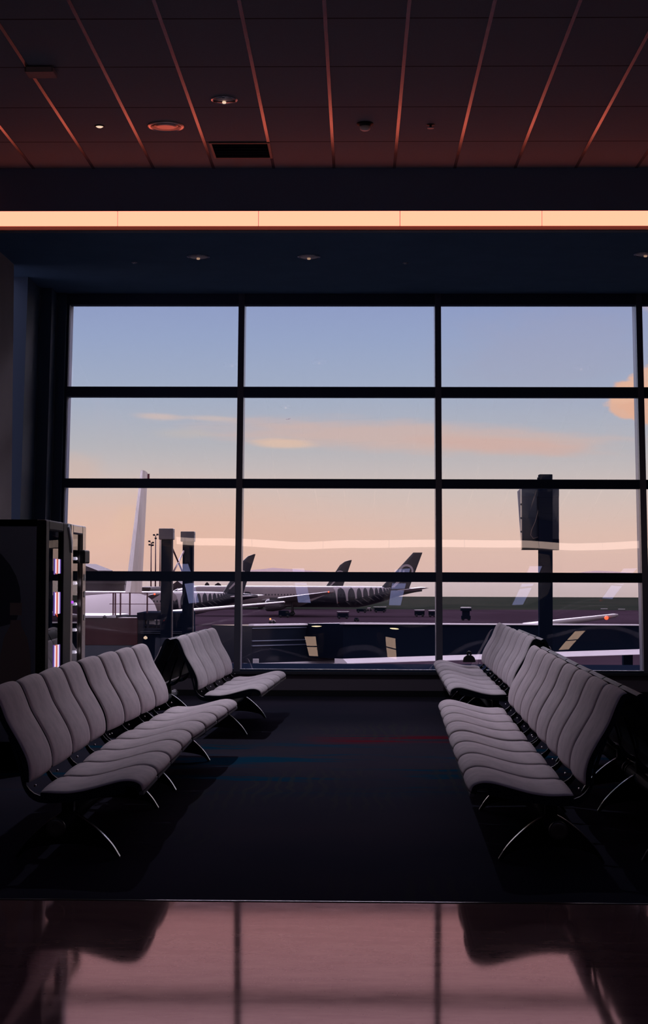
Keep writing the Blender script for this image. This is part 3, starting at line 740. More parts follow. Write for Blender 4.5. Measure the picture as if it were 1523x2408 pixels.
# ---------------------------------------------------------------- airliners
def fuselage_fn(L, zc, r, hr=None, tail0=0.74, tail_up=0.34):
    hr = hr or r
    def f(u):
        """station u=0..1 -> (top, bottom, half width)"""
        if u < 0.11:
            s = math.sqrt(max(0.0, 1-(1-u/0.11)**2))**0.9
            cz = zc - hr*0.28*(1-s)
            return cz+hr*s*(1.0), cz-hr*s, r*s
        if u <= tail0: return zc+hr, zc-hr, r
        q = (u-tail0)/(1-tail0)
        e = q*q*(3-2*q)*0.6+q*0.4
        top = zc+hr - hr*0.26*q**2.2
        bot = zc-hr + (2*hr*(1-0.26*0.5)-0.25-hr*0.13)*e*1.0
        bot = min(bot, top-0.35)
        return top, bot, max(0.18, r*(1-q**1.5*0.93))
    return f
def make_airliner(name, L, zc, r, hr, fin, stab, wing, label, cat='airliner', paint=None, finmat=None, wmat=None, emblem=True, engines=2, lowtail=None):
    """nose at the origin looking along -X, tail at +L, ground at z=0; fin/stab/wing are plain numbers in metres"""
    t = thing(name, (0, 0, 0), label, cat, 'parked airliners')
    f = fuselage_fn(L, zc, r, hr)
    rings = []
    for i in range(61):
        u = i/60; u = u**1.6 if u < 0.11 else u
        u = max(u, 0.0015)
        tp, bt, w = f(u); cz, h = (tp+bt)/2, (tp-bt)/2
        rings.append([Vector((u*L, w*math.cos(a), cz+h*math.sin(a))) for a in [2*math.pi*k/32 for k in range(32)]])
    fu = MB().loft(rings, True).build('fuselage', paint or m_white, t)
    wm = wmat or m_wingm
    def foil(mb, root, tip, thr, tht, vertical=False):
        """root/tip: (leading x, trailing x, span, height)"""
        rr = []
        for (xa, xb, s, z), th in ((root, thr), (tip, tht)):
            c = xb-xa
            prof = [(0, 0), (0.04, 0.5), (0.25, 1), (0.6, 0.7), (1, 0.05), (1, -0.05), (0.6, -0.7), (0.25, -1), (0.04, -0.5)]
            if vertical: rr.append([Vector((xa+c*p, q*th/2, z)) for p, q in prof])
            else: rr.append([Vector((xa+c*p, s, z+q*th/2)) for p, q in prof])
        return mb.loft(rr, True, smooth=False)
    fx0, fx1, fz0, tx0, tx1, fz1 = fin
    fb = MB()
    if lowtail:                      # rounded leading top corner
        k = 0.82
        lx = fx0+(tx0-fx0)*k; trx = fx1+(tx1-fx1)*k; lz = fz0+(fz1-fz0)*k
        foil(fb, (fx0, fx1, 0, fz0), (lx, trx, 0, lz), 0.9, 0.45, True)
        foil(fb, (lx, trx, 0, lz), (lx+(tx1-lx)*0.42, fx1+(tx1-fx1)*0.95, 0, fz0+(fz1-fz0)*0.95), 0.45, 0.35, True)
        foil(fb, (lx+(tx1-lx)*0.42, fx1+(tx1-fx1)*0.95, 0, fz0+(fz1-fz0)*0.95), (lx+(tx1-lx)*0.86, tx1, 0, fz1), 0.35, 0.22, True)
    else:
        foil(fb, (fx0, fx1, 0, fz0), (tx0, tx1, 0, fz1), 1.1, 0.45, True)
    fn = fb.build('tail_fin', finmat or m_blackp, t)
    sx0, sx1, sh, stx0, stx1, sspan, sz1 = stab
    for s in (-1, 1):
        foil(MB(), (sx0, sx1, 0.3*s, sh), (stx0, stx1, s*sspan, sz1), 0.75, 0.22).build('tailplane', wm, t)
    wx0, wx1, wh, wtx0, wtx1, wspan, wz1 = wing
    for s in (-1, 1):
        wg = foil(MB(), (wx0, wx1, 0.6*s, wh), (wtx0, wtx1, s*wspan, wz1), 1.5, 0.28).build('wing', wm, t)
        lp = m_red if s < 0 else m_white
        MB().lathe([(0.02, -0.25), (0.22, -0.1), (0.22, 0.1), (0.02, 0.25)], (wtx0+0.1, s*wspan, wz1), 10, 'y').build('wingtip_light', lp, wg)
        for e in range(engines//2):
            q = 0.30+0.27*e
            ex, ey, ez = wx0+(wtx0-wx0)*q-3.2, s*(0.6+(wspan-0.6)*q), wh+(wz1-wh)*q-2.0
            en = MB().lathe([(1.2, 0), (1.65, 0.5), (1.7, 2.2), (1.35, 4.6), (0.8, 5.6)], (ex, ey, ez), 20, 'x').build('engine', m_engine, t)
            MB().box((ex+1.2, ey-0.2, ez+1.2), (ex+5.2, ey+0.2, ez+2.3)).build('pylon', m_engine, en)
    for (xx, yy) in ((L*0.1, 0), (L*0.49, -4.6), (L*0.49, 4.6)):
        lg = MB().tube([(xx, yy, 0.6), (xx, yy, zc-hr*0.5)], 0.22, 8).build('landing_gear', m_dim, t)
        for dyy in (-0.55, 0.55):
            MB().lathe([(0.25, -0.2), (0.6, -0.18), (0.62, 0.0), (0.6, 0.18), (0.25, 0.2)], (xx, yy+dyy, 0.62), 14, 'y').build('wheel', m_black, lg)
    # cabin windows: one row down each side
    win = MB()
    for s in (-1, 1):
        for k in range(50):
            xx = L*(0.13+0.60*k/49); tp, bt, w = f(xx/L)
            zz = zc+hr*0.18
            yy = s*(w*math.sqrt(1-0.18**2)+0.02)
            win.box((xx-0.14, min(yy, yy-0.05*s), zz-0.22), (xx+0.14, max(yy, yy-0.05*s), zz+0.22))
    win.build('cabin_windows', m_black, t)
    ck = MB()
    for s in (-1, 1):
        for a0, a1 in ((0.1, 0.5), (0.55, 0.95)):
            pts = []
            for (a, u) in ((a0, 0.022), (a1, 0.024), (a1, 0.036), (a0, 0.034)):
                tp, bt, w = f(u); cz, h = (tp+bt)/2, (tp-bt)/2
                an = math.pi/2 - a*s
                pts.append(Vector((u*L-0.06, w*1.02*math.cos(an), cz+h*1.02*math.sin(an))))
            ck.add(pts+[p+Vector((0.08, 0, -0.05)) for p in pts], [(0,1,2,3),(7,6,5,4),(0,4,5,1),(1,5,6,2),(2,6,7,3),(3,7,4,0)])
    ck.build('cockpit_windows', m_black, t)
    if emblem:
        def surf(x, z, s, off=0.05):
            tp, bt, w = f(min(max(x/L, 0.01), 0.995)); cz, h = (tp+bt)/2, (tp-bt)/2
            q = max(-0.985, min(0.985, (z-cz)/h))
            return Vector((x, s*(w*math.sqrt(1-q*q)+off), cz+q*h))
        def patch(mb, quad_pts, s):
            """leaf outline given as pairs (left, right) along its length, laid on the hull with a little thickness"""
            rr = []
            for (a, b) in quad_pts:
                rr.append([surf(a[0], a[1], s, 0.02), surf(b[0], b[1], s, 0.02), surf(b[0], b[1], s, 0.07), surf(a[0], a[1], s, 0.07)])
            mb.loft(rr, True, smooth=False)
        up, lo = MB(), MB()
        zt, zb = zc+hr, zc-hr
        # stem from the belly up into the root of the fin
        stem = spline([(L*0.655, zb+0.25*hr), (L*0.73, zb+0.75*hr), (L*0.79, zb+1.08*hr), (L*0.84, zb+1.40*hr), (L*0.872, zb+1.68*hr), (L*0.888, zb+1.90*hr)], 60)
        N = 15
        for s in (-1, 1):
            N = 12
            ks = [int(2+53*(k/(N-1))**0.85) for k in range(N)]
            for k in range(N):
                i = ks[k]; x, z = stem[i]
                x2 = stem[ks[min(k+1, N-1)]][0]; x1 = stem[ks[max(k-1, 0)]][0]
                wd = max(0.42, (x2-x1)/2*1.02)
                cr = f(min(x/L, 0.99))[0]
                tilt = -0.10 if k < 7 else -0.10-0.10*(k-6)
                ln = max(0.5, (cr-0.22-z)) if k < 8 else max(0.45, (cr-0.22-z)*0.8)
                pts = []
                for j in range(11):
                    q = j/10; ww = wd*(0.20+0.80*q**3.2) if q < 0.86 else wd
                    cx, cz_ = x+tilt*ln*q, z+0.10+ln*q
                    pts.append(((cx-ww*0.5, cz_), (cx+ww*0.5, cz_)))
                patch(up, pts, s)
                ln2 = (1.15-0.85*k/(N-1))*hr; pts = []
                for j in range(9):
                    q = j/8; ww = wd*0.95*math.sin(math.pi*min(1, 0.16+0.80*q))**0.6
                    cx, cz_ = x+0.60*ln2*q, z-0.12-ln2*0.50*q
                    pts.append(((cx-ww*0.42, cz_+ww*0.20), (cx+ww*0.42, cz_-ww*0.20)))
                patch(lo, pts, s)
        up.build('fern_fronds', m_silver, t); lo.build('fern_lower_fronds', m_dim, t)
        # spiral on the fin
        kb = MB()
        for s in (-1, 1):
            cx = fx0+(tx0-fx0)*0.50+(fx1-fx0)*0.36; cz = fz0+(fz1-fz0)*0.47; rad = (fx1-fx0)*0.27
            rr = []
            for j in range(49):
                a = -0.9+j/48*(2.4*math.pi); ra = rad*(1.0-0.58*j/48); wv = rad*0.30*(1-0.35*j/48)
                ca, sa = math.cos(math.pi-a), math.sin(math.pi-a)
                yy = s*(0.55); 
                rr.append([Vector((cx+(ra-wv/2)*ca, yy, cz+(ra-wv/2)*sa)), Vector((cx+(ra+wv/2)*ca, yy, cz+(ra+wv/2)*sa)),
                           Vector((cx+(ra+wv/2)*ca, yy-0.4*s, cz+(ra+wv/2)*sa)), Vector((cx+(ra-wv/2)*ca, yy-0.4*s, cz+(ra-wv/2)*sa))])
            kb.loft(rr, True, smooth=False)
            # tail of the curl sweeping down to the hull
            rr = []
            for j in range(13):
                q = j/12; xx = cx-rad*0.62-q*rad*1.5; zz = cz-rad*0.78-q*rad*1.55; wv = rad*(0.34-0.1*q)
                rr.append([Vector((xx-wv/2, s*0.55, zz+wv*0.25)), Vector((xx+wv/2, s*0.55, zz-wv*0.25)), Vector((xx+wv/2, s*0.15, zz-wv*0.25)), Vector((xx-wv/2, s*0.15, zz+wv*0.25))])
            kb.loft(rr, True, smooth=False)
        kb.build('spiral_emblem', m_silver, t)
    return t, f

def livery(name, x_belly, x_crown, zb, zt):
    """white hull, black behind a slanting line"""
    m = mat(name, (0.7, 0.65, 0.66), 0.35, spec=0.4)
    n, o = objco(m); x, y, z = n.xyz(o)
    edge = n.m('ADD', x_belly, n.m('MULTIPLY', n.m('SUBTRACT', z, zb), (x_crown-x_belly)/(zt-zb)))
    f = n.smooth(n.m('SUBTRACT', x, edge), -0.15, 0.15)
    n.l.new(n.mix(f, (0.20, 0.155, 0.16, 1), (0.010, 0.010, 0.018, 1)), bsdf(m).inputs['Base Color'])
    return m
def put(t, tail, ang=0.0):
    """place an airliner by its tail point (x, y); nose to the left when ang = 0"""
    L = t['_L']; del t['_L']
    t.rotation_euler = (0, 0, ang)
    t.location = (tail[0]-L*math.cos(ang), tail[1]-L*math.sin(ang), ZA)

# right of centre: dark tail with fern, nose to the left
tA = atY(992, 1393, 484)
L = 74.0
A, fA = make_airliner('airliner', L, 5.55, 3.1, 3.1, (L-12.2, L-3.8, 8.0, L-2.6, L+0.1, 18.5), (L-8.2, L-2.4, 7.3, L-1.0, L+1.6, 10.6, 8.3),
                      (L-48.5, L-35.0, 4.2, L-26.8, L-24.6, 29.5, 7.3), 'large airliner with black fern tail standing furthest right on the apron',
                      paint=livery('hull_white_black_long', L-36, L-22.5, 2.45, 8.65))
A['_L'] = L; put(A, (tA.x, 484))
def letter(ch, size, loc, rot, m, parent):
    cu = bpy.data.curves.new('lettering', 'FONT'); cu.body = ch; cu.size = size; cu.extrude = 0.03; cu.offset = 0.06
    cu.materials.append(m); tmp = bpy.data.objects.new('lettering', cu); me = bpy.data.meshes.new_from_object(tmp)
    bpy.data.objects.remove(tmp); o = bpy.data.objects.new('lettering', me); COL.objects.link(o)
    o.location = loc; o.rotation_euler = rot; o.parent = parent
    return o
letter('D', 2.9, (L-51.6, -3.06, 4.9), (R(90), 0, 0), m_blackp, A)
# middle: only the fin shows behind it
L = 63.0
tB = atY(831, 1390, 575)
B, fB = make_airliner('airliner', L, 5.0, 2.9, 2.9, (L-10.0, L-3.9, 7.2, L-3.6, L-0.6, 16.95), (L-7.5, L-2.4, 6.6, L-1.0, L+1.0, 9.8, 7.3),
                      (L-40, L-29, 3.9, L-21.5, L-20, 29, 7.6), 'airliner hidden behind the large one, showing only its black fin', paint=livery('hull_white_black_far', L-30, L-19, 2.1, 7.9), lowtail=True)
B['_L'] = L; put(B, (tB.x, 575))
# left: half hidden by the window mullion
tC = atY(606, 1398, 400)
C_, fC = make_airliner('airliner', L, 5.0, 2.9, 2.9, (L-8.8, L-3.6, 7.2, L-2.7, L-0.6, 16.95), (L-7.5, L-2.4, 6.6, L-1.0, L+1.0, 9.8, 7.0),
                       (L-40, L-29, 3.9, L-21.5, L-20, 29, 7.6), 'airliner with black fern tail crossing the left window mullion', paint=livery('hull_white_black_mid', L-24, L-17, 2.1, 7.9), lowtail=True)
C_['_L'] = L; put(C_, (tC.x, 400))
# double-deck airliner on the left, nose towards the terminal: its fin stands tall behind
L = 72.0
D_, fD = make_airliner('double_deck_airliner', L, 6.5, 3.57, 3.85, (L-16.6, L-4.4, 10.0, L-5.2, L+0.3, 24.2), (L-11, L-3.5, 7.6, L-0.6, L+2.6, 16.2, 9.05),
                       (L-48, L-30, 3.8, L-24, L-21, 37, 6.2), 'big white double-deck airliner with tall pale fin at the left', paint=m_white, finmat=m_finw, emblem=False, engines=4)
D_['category'] = 'airliner'
D_.rotation_euler = (0, 0, R(90)); D_.location = (-24.8, 194.6-L, ZA)
MB().box((L+0.2, -0.24, 23.5), (L+0.36, 0.24, 24.1)).build('fin_top_light', mat('fin_tip_dark', (0.12, 0.01, 0.03), 0.5), D_)

# tiny airliner climbing far away
t = thing('flying_airliner', atY(677, 986, 6000), 'tiny white airliner flying high above the hills', 'airliner')
MB().tube([(-9, 0, 0), (-7, 0, 0.1), (6, 0, 1.1), (9, 0, 1.6)], [0.3, 1.1, 1.0, 0.2], 10).build('fuselage', m_bright, t)
for s in (-1, 1):
    MB().add([(-2, 0, 0.4), (3, 0, 0.6), (6, s*9, 1.6), (4.5, s*9, 1.6), (-2, 0, 0.8), (3, 0, 1.0), (6, s*9, 1.8), (4.5, s*9, 1.8)],
             [(0,1,2,3),(7,6,5,4),(0,4,5,1),(1,5,6,2),(2,6,7,3),(3,7,4,0)]).build('wing', m_bright, t)
MB().prism([(5.0, 1.3), (8.6, 1.5), (9.6, 4.6), (8.6, 4.6)], 1, -0.2, 0.2).build('tail_fin', m_bright, t)

# ---------------------------------------------------------------- posts, sign and bridges near the terminal
def post(pxc, cap_w, cap_h, top, shaft_w, Y, label):
    k = Y/F
    c = atY(pxc, top, Y); x = c.x
    t = thing('bridge_post', (x, Y, ZA), label, 'post', 'capped posts')
    zt = c.z-ZA; w = shaft_w*k/2; cw = cap_w*k/2
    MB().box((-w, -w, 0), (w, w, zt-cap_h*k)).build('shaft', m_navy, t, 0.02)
    cp = MB().box((-cw, -cw*0.95, zt-cap_h*k), (cw, cw*0.95, zt)).build('cap', m_greyp, t, 0.02)
    MB().box((cw*0.99, -cw*0.5, zt-cap_h*k*0.35), (cw*1.02, cw*0.5, zt-cap_h*k*0.2)).build('slot', m_black, cp)
    MB().box((w, -0.06, zt*0.5), (w+0.05, 0.06, zt-cap_h*k)).build('conduit', m_greyp, t)
    return t, x
p1, x1 = post(392, 34, 26, 1243, 24, 62, 'tall dark post with grey box cap, left of the braced pair')
p2, x2 = post(442, 32, 24, 1250, 23, 68, 'tall dark post with grey box cap, right of the braced pair')
br = MB()
a0, a1 = atY(404, 1287, 62.5), atY(432, 1352, 67.5)
b0, b1 = atY(404, 1352, 62.5), atY(432, 1296, 67.5)
br.tube([a0, a1], 0.035, 8).tube([b0, b1], 0.035, 8)
xb = br.build('cross_brace', m_brown, p1); xb.location = -Vector(p1.location)

# guidance display on a pole
Y = 60; k = Y/F; c = atY(1281.5, 1116, Y)
t = thing('docking_sign', (c.x, Y, ZA), 'tall pole carrying a big dark display box in the right window bay', 'sign')
zt = c.z-ZA
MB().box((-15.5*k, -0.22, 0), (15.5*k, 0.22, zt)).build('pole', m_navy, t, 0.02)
MB().box((-18.5*k, -0.1, zt-16*k), (-14*k, 0.1, zt-7*k)).build('pole_bracket', m_navy, t)
bx0, bx1, bz0, bz1 = -53*k, 34*k, zt-177*k, zt-30*k
sg = MB().box((bx0, 0.24, bz0), (bx1, 0.62, bz1)).build('display_box', m_glassd, t, 0.02)
MB().box((bx0, 0.225, bz0), (bx1, 0.24, bz0+26*k)).build('lower_panel', m_navy, sg)
MB().box((bx0, 0.225, bz1-20*k), (bx1, 0.24, bz1)).build('upper_panel', m_bluep, sg)
MB().prism([(bx0-9*k, bz1-8*k), (bx0-1*k, bz1), (bx0-1*k, bz0+22*k), (bx0-2*k, bz0+40*k)], 1, 0.55, 0.62).build('side_flap', m_ledge, sg)
MB().prism([(bx1+2*k, bz1-8*k), (bx1+0.3*k, bz1), (bx1+0.3*k, bz0+40*k), (bx1+2.5*k, bz0+42*k)], 1, 0.55, 0.62).build('side_flap', m_ledge, sg)
for q in (0.28, 0.5, 0.72):
    MB().box((bx0-2.2*k, 0.3, bz0+(bz1-bz0)*q), (bx0, 0.5, bz0+(bz1-bz0)*q+4*k)).build('hinge', m_black, sg)
cab = [Vector((-14*k, 0.20, bz1-50*k)), Vector((-22*k, 0.2, bz1-80*k)), Vector((-31*k, 0.2, bz1-100*k)), Vector((-33*k, 0.2, bz1-112*k)), Vector((-27*k, 0.2, bz1-120*k)), Vector((-14*k, 0.2, bz1-116*k))]
MB().tube(cab, 0.012, 6).build('cable', mat('cable_grey', (0.2, 0.15, 0.13), 0.6), t)

# boarding bridge running away to the right: two telescoping tunnels
def tunnel_section(parent, pa, pb, Ya, Yb, y_ta, y_tb, y_ba, y_bb, band_a, band_b, rails, wd, dark):
    """one box-shaped tunnel between two pixel columns at two distances; returns nothing, adds parts"""
    ta, tb = atY(pa, y_ta, Ya), atY(pb, y_tb, Yb)
    ba, bb = atY(pa, y_ba, Ya), atY(pb, y_bb, Yb)
    d = Vector((tb.x-ta.x, Yb-Ya, 0)).normalized(); nrm = Vector((-d.y, d.x, 0))*1.0
    off = nrm*wd
    def quad(zt0, zt1, zb0, zb1, o0, o1):
        mb = MB(); vs = []
        for o in (o0, o1):
            f = nrm*o
            vs += [Vector((ba.x, Ya, zb0))+f, Vector((bb.x, Yb, zb1))+f, Vector((tb.x, Yb, zt1))+f, Vector((ta.x, Ya, zt0))+f]
        return mb.add(vs, [(0,1,2,3),(7,6,5,4),(0,4,5,1),(1,5,6,2),(2,6,7,3),(3,7,4,0)])
    b = quad(ta.z, tb.z, ba.z, bb.z, 0, wd).build('tunnel', dark, parent)
    quad(ta.z+0.10, tb.z+0.10, ta.z, tb.z, -0.12, 0.25).build('roof_edge', m_bright, b)
    ka, kb = Ya/F, Yb/F
    # sloping deck edge: its upper face looks at the sky
    lv = []
    for P, zz, bd in ((Vector((ba.x, Ya, 0)), ba.z, band_a*ka), (Vector((bb.x, Yb, 0)), bb.z, band_b*kb)):
        for o, z in ((0.0, zz), (-bd*1.3, zz-bd), (-bd*1.3, zz-bd-0.04), (0.6, zz-bd-0.04), (0.6, zz)):
            q = P+nrm*o; lv.append((q.x, q.y, z))
    MB().add(lv, [(0,1,2,3,4), (9,8,7,6,5)] + [(i, (i+1) % 5, 5+(i+1) % 5, 5+i) for i in range(5)]).build('floor_ledge', m_deck, b)
    for q in rails:
        za, zb = ta.z+(ba.z-ta.z)*q, tb.z+(bb.z-tb.z)*q
        quad(za+0.03, zb+0.03, za-0.03, zb-0.03, -0.05, 0.05).build('side_rail', m_steelblue, b)
m_steelblue = mat('rail_blue_grey', (0.12, 0.14, 0.2), 0.4, 0.3)
t = thing('jet_bridge', (0, 0, 0), 'long dark boarding bridge with white ledges crossing below the window', 'jet bridge')
tunnel_section(t, 592, 812, 96, 104, 1472, 1468.5, 1560, 1552, 4, 4, (0.06, 0.40, 0.53), 3.0, m_glassd)
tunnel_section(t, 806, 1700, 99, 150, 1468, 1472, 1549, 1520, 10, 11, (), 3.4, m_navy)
e = atY(602, 1556, 95)
MB().box((e.x-0.18, 94.8, e.z-0.1), (e.x+0.14, 95.2, e.z+0.16)).build('end_bumper', m_ledge, t)
for (px, Yq) in ((700, 103), (1180, 125), (1480, 142)):
    q = atY(px, 1560, Yq)
    MB().box((q.x-0.4, Yq+0.8, ZA), (q.x+0.4, Yq+1.6, q.z+0.8)).build('column', m_navy, t)
q = atY(912, 1460, 108)
MB().box((q.x-0.5, 106.5, q.z-0.55), (q.x+0.2, 107.2, q.z-0.1)).build('roof_unit', m_navy, t)

# wing of an aircraft parked beyond the bridge
a, b = atY(1312, 1464, 150), atY(1453, 1446.5, 146)
ax = (b-a)
mb = MB(); rr = []
for q, wv, th in ((-0.6, 3.2, 0.42), (0.0, 2.3, 0.34), (0.5, 1.7, 0.26), (0.94, 1.2, 0.20), (1.0, 0.6, 0.10)):
    c = a+ax*q
    rr.append([c+Vector((0, 0, -th)), c+Vector((0, wv*0.2, -th*0.9)), c+Vector((0, wv, 0.05)), c+Vector((0, wv*0.3, th*0.8)), c+Vector((0, -0.05, th*0.4))])
t = tag(mb.loft(rr, True).build('aircraft_wing', m_wingm), 'white wing tip with red light rising over the bridge roof', 'wing')
c = a+ax*0.80
MB().lathe([(0.02, -0.22), (0.17, -0.1), (0.17, 0.1), (0.02, 0.22)], c+Vector((0, -0.25, -0.1)), 10, 'y').build('wing_light', m_red, t)

# red gate bridge on the left with roof railing
Y = 70; k = Y/F
def bx(pxa, pya, pxb, pyb, Y0, dep):
    p, q = atY(pxa, pya, Y0), atY(pxb, pyb, Y0)
    return (min(p.x, q.x), Y0, min(p.z, q.z)), (max(p.x, q.x), Y0+dep, max(p.z, q.z))
t = thing('boarding_bridge', (0, 0, 0), 'dark red boarding bridge head below the white airliner', 'jet bridge')
bd = MB().box(*bx(60, 1453, 322, 1517, Y, 4.0)).build('upper_wall', m_maroon, t)
MB().box(*bx(60, 1517, 322, 1600, Y, 3.9)).build('lower_wall', m_bluep, t)
MB().box(*bx(60, 1447, 270, 1453, Y-0.1, 4.2)).build('roof_edge', m_ledge, t)
cb = MB().box(*bx(322, 1441, 440, 1458, Y+0.2, 3.4)).box(*bx(322, 1476, 440, 1600, Y+0.2, 3.4)).box(*bx(322, 1458, 340, 1476, Y+0.2, 3.4)).box(*bx(376, 1458, 440, 1476, Y+0.2, 3.4)).build('cab', m_navy, t)
MB().box(*bx(341, 1459, 376, 1468, Y+0.6, 0.1)).build('cab_window', m_bright, cb)
MB().box(*bx(346, 1458, 349, 1476, Y+0.2, 0.2)).build('cab_mullion', m_navy, cb)
MB().box(*bx(366, 1458, 369, 1476, Y+0.2, 0.2)).build('cab_mullion', m_navy, cb)
MB().box(*bx(340, 1469, 376, 1473, Y+0.2, 0.2)).build('cab_rail', m_navy, cb)
for py in (1485, 1489):
    MB().box(*bx(330, py, 440, py+0.9, Y+0.1, 0.1)).build('cab_trim', m_steelblue, cb)
rail = MB()
for (px, ya, yb) in ((266, 1395, 1448), (271, 1395, 1448), (283, 1395, 1448), (305, 1393, 1448), (346, 1394, 1441)):
    rail.box(*bx(px-1.5, ya, px+1.5, yb, Y+0.3, 0.05))
for (py, xa, xb) in ((1394.5, 257, 347), (1420.5, 257, 384), (1449, 258, 324)):
    rail.box(*bx(xa, py-1, xb, py+1, Y+0.3, 0.05))
rail.build('roof_railing', m_brown, t)
MB().box(*bx(258, 1447, 323, 1451, Y+0.2, 0.6)).build('railing_base', m_navy, t)
for q, (px, py) in enumerate(((246, 1451), (342, 1500))):
    p = atY(px, py, Y-0.2)
    MB().lathe([(0.02, -0.06), (0.08, -0.03), (0.08, 0.03), (0.02, 0.08)], p, 10).build('lamp', m_lamp if q else m_black, t)
p = atY(420, 1446, 80)
t = thing('signal_light', (p.x, 80, ZA), 'small pale T-shaped light between the capped posts', 'light')
MB().tube([(0, 0, 0), (0, 0, p.z-ZA-0.25)], 0.05, 8).build('mast', m_navy, t)
MB().prism([(-0.12, p.z-ZA+0.05), (0.12, p.z-ZA+0.05), (0.10, p.z-ZA-0.02), (0.03, p.z-ZA-0.06), (0.01, p.z-ZA-0.22), (-0.01, p.z-ZA-0.22), (-0.03, p.z-ZA-0.06), (-0.10, p.z-ZA-0.02)], 1, -0.08, 0.08).build('head', m_ledge, t)

# ---------------------------------------------------------------- far masts, buildings, trees
def mast(px, top, lamps, label):
    Y = 742; k = Y/F; c = atY(px, top, Y)
    t = thing('light_mast', (c.x, Y, ZA), label, 'light mast', 'floodlight masts')
    h = c.z-ZA
    MB().tube([(0, 0, 0), (0, 0, h)], [0.34, 0.22], 8).build('pole', m_brown, t)
    for j, (dx_, dz_) in enumerate(lamps):
        MB().box((dx_*k-0.45, -0.4, h+dz_*k-0.35), (dx_*k+0.45, 0.4, h+dz_*k+0.35)).build('floodlight', m_navy, t)
        MB().tube([(0, 0, h+dz_*k-0.6), (dx_*k, 0, h+dz_*k-0.2)], 0.1, 6).build('arm', m_brown, t)
mast(355.5, 1276, ((-4.5, 3), (-4, -5), (4, 0), (3.5, -6)), 'floodlight mast, shortest of the three beside the capped posts')
mast(366, 1260, ((-4, 2), (4, 3), (0, -6)), 'floodlight mast, middle one with a cluster of lamps')
mast(376.5, 1262, (), 'plain thin mast closest to the capped posts')
def hall(px0, px1, ytop, yroof, Y, label, m, roofm, gable=True):
    k = Y/F; a, b = atY(px0, ytop, Y), atY(px1, ytop, Y)
    t = thing('airport_building', ((a.x+b.x)/2, Y, ZA), label, 'building')
    w = (b.x-a.x)/2; hh = a.z-ZA; hr_ = atY(px0, yroof, Y).z-ZA
    MB().box((-w, 0, 0), (w, 40, hh)).build('wall', m, t)
    if gable: MB().prism([(-w-0.6, hh), (0, hr_), (w+0.6, hh), (w+0.6, hh-0.3), (-w-0.6, hh-0.3)], 1, -0.6, 40.6).build('roof', roofm, t)
    else: MB().box((-w-0.4, -0.6, hh), (w+0.4, 40, hr_)).build('roof', roofm, t)
    MB().box((-w*0.95, -0.15, hh*0.35), (w*0.95, 0.0, hh*0.62)).build('window_band', m_dim, t)
    return t
m_bld = mat('building_plum', (0.035, 0.02, 0.026), 0.8)
m_bld2 = mat('building_roof', (0.045, 0.03, 0.034), 0.7)
hall(120, 292, 1372, 1362, 600, 'long low dark building behind the white airliner', m_bld, m_bld2, False)
hall(150, 226, 1341, 1325, 660, 'dark hangar whose sloping roof shows beside the silver machine', m_bld, m_bld, True)
hall(398, 436, 1382, 1366, 640, 'small gabled shed between the capped posts', m_bld2, m_bld, True)
hall(318, 352, 1386, 1381, 700, 'low grey shed at the foot of the floodlight masts', m_bld2, m_bld, False)
# scrub along the shore
m_bush = grain(mat('scrub', (0.06, 0.045, 0.05), 0.95, spec=0.0), (0.022, 0.015, 0.018), (0.04, 0.028, 0.028), 0.6)
mb = MB(); rs = random.Random(3)
for i in range(70):
    px = rs.uniform(448, 548); Y = rs.uniform(700, 860)
    h = rs.uniform(1.5, 4.5)
    if rs.random() < 0.08: h *= 1.9
    c = atY(px, 1400, Y); w = rs.uniform(1.2, 3.2)
    rr = []
    for (q, z) in ((0.6, 0), (1.0, 0.3), (0.8, 0.62), (0.4, 0.9), (0.05, 1.0)):
        rr.append([Vector((c.x+w*q*math.cos(a)*rs.uniform(0.8, 1.2), Y+w*q*math.sin(a), ZA+h*z)) for a in [2*math.pi*j/8 for j in range(8)]])
    mb.loft(rr, True)
tag(mb.build('scrub', m_bush), 'dark scrub and small trees along the far shore', 'scrub', None, 'stuff')

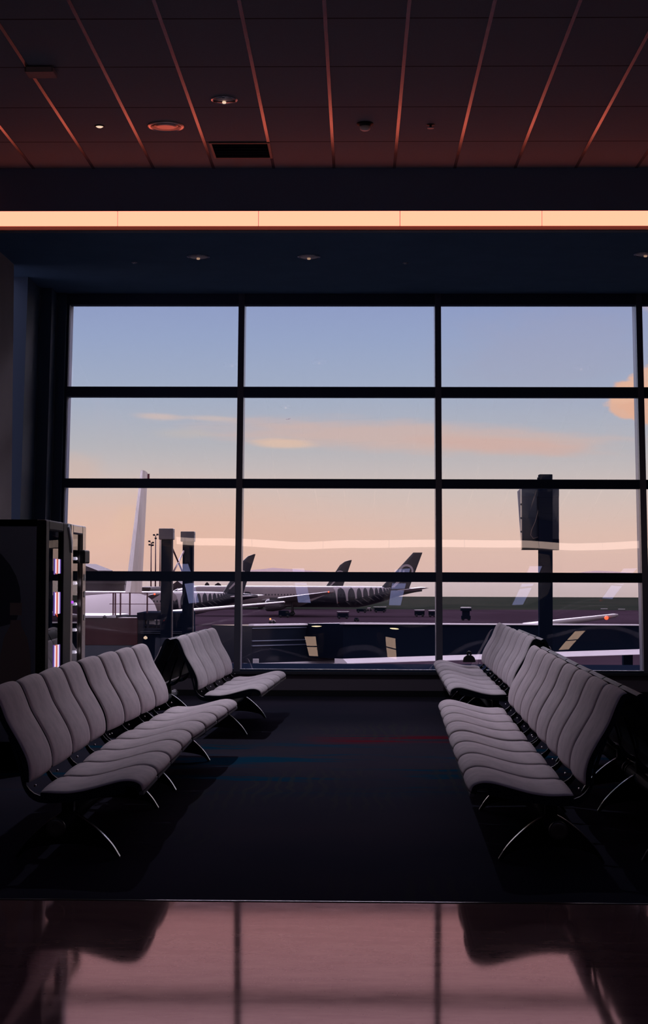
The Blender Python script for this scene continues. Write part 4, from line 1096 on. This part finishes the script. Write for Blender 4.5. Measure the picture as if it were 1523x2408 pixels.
# ---------------------------------------------------------------- ground vehicles on the apron
def vehicle(name, px, py, wpx, hpx, label, kind, cat, group=None, Y=None):
    """stands on the apron at pixel (px, py) of its wheels"""
    g = atZ(px, py, ZA); k = g.y/F; w, h = wpx*k/2, hpx*k
    t = thing(name, (g.x, g.y, ZA), label, cat, group)
    if kind == 'cart':
        MB().box((-w, -1.0, 0.35), (w, 1.0, 0.55)).build('deck', m_navy, t)
        for (sx, sy) in ((-1, -1), (1, -1), (-1, 1), (1, 1)):
            MB().box((sx*w-0.06, sy*0.95-0.06, 0.55), (sx*w+0.06, sy*0.95+0.06, h-0.12)).build('post', m_navy, t)
        MB().box((-w-0.1, -1.1, h-0.14), (w+0.1, 1.1, h)).build('canopy', m_ledge if group != 'dark carts' else m_greyp, t)
        MB().box((-w*0.9, -0.9, 0.55), (w*0.9, 0.9, h*0.8)).build('curtain', m_navy, t)
    elif kind == 'van':
        MB().prism([(-w, 0.4), (w, 0.4), (w, h*0.6), (w*0.75, h), (-w, h)], 1, -1.0, 1.0).build('body', m_white if cat == 'van' else m_navy, t, 0.08)
        MB().prism([(w*0.30, h*0.62), (w*0.93, h*0.62), (w*0.72, h*0.93), (w*0.30, h*0.93)], 1, -1.03, -0.98).build('side_window', m_black, t)
    elif kind == 'stairs':
        MB().box((-w, -1.2, 0.4), (w, 1.2, h*0.35)).build('chassis', m_navy, t)
        MB().box((-w*0.8, -1.1, h*0.35), (w*0.8, 1.1, h*0.72)).build('lift_body', m_navy, t)
        MB().box((-w*1.15, -1.3, h*0.72), (w*1.15, 1.3, h*0.93)).build('platform', m_navy, t)
        MB().box((-w*1.1, -1.32, h*0.93), (w*1.1, 1.3, h)).build('canopy', m_ledge, t)
    for sx in (-0.65, 0.65):
        for sy in (-0.95, 0.95):
            MB().lathe([(0.15, -0.12), (0.36, -0.11), (0.36, 0.11), (0.15, 0.12)], (sx*w, sy, 0.36), 12, 'y').build('wheel', m_black, t)
    return t
vehicle('baggage_cart', 986, 1450, 22, 16, 'white topped baggage cart left of the middle mullion', 'cart', 'cart', 'white topped carts')
vehicle('baggage_cart', 1016, 1451, 16, 16, 'white topped baggage cart touching the middle mullion', 'cart', 'cart', 'white topped carts')
vehicle('loader_truck', 1095, 1459, 21, 31, 'tall lift truck with pale canopy right of the middle mullion', 'stairs', 'truck')
vehicle('baggage_cart', 806, 1455, 27, 17, 'dark cart parked under the fern tail', 'cart', 'cart', 'dark carts')
vehicle('service_van', 868, 1437, 10, 8, 'small pale van behind the fern tail', 'van', 'van')
vehicle('service_truck', 850, 1441, 24, 9, 'dark low truck beside the small pale van', 'van', 'truck')
vehicle('baggage_cart', 893, 1440, 28, 13, 'dark cart near the grass below the tail', 'cart', 'cart', 'dark carts')
vehicle('service_truck', 668, 1452, 26, 16, 'dark truck left of the fern tail, near the large wing', 'van', 'truck')
vehicle('tow_tractor', 838, 1461, 10, 8, 'small dark tow tractor just above the bridge roof', 'van', 'tractor')
t = vehicle('service_van', 640, 1467, 14, 9, 'small van with an amber beacon at the left end of the bridge', 'van', 'van')
g = atZ(634, 1467, ZA)
MB().lathe([(0.02, 0.0), (0.22, 0.05), (0.22, 0.3), (0.02, 0.42)], (-0.5, 0, 9.5*g.y/F), 10).build('beacon', m_amber, t)
# runway boards
for (px, py, l) in ((1420, 1433, 'low pale marker board on the taxiway, left one'), (1461, 1434, 'low pale marker board on the taxiway, right one')):
    g = atZ(px, py, ZA); k = g.y/F
    t = thing('marker_board', (g.x, g.y, ZA), l, 'sign', 'taxiway boards')
    MB().box((-8*k, -0.1, 0.1), (8*k, 0.1, 0.1+1.6*k)).build('panel', m_ledge, t)
    for s in (-1, 1): MB().box((s*6*k-0.05, -0.05, 0), (s*6*k+0.05, 0.05, 0.1)).build('foot', m_navy, t)
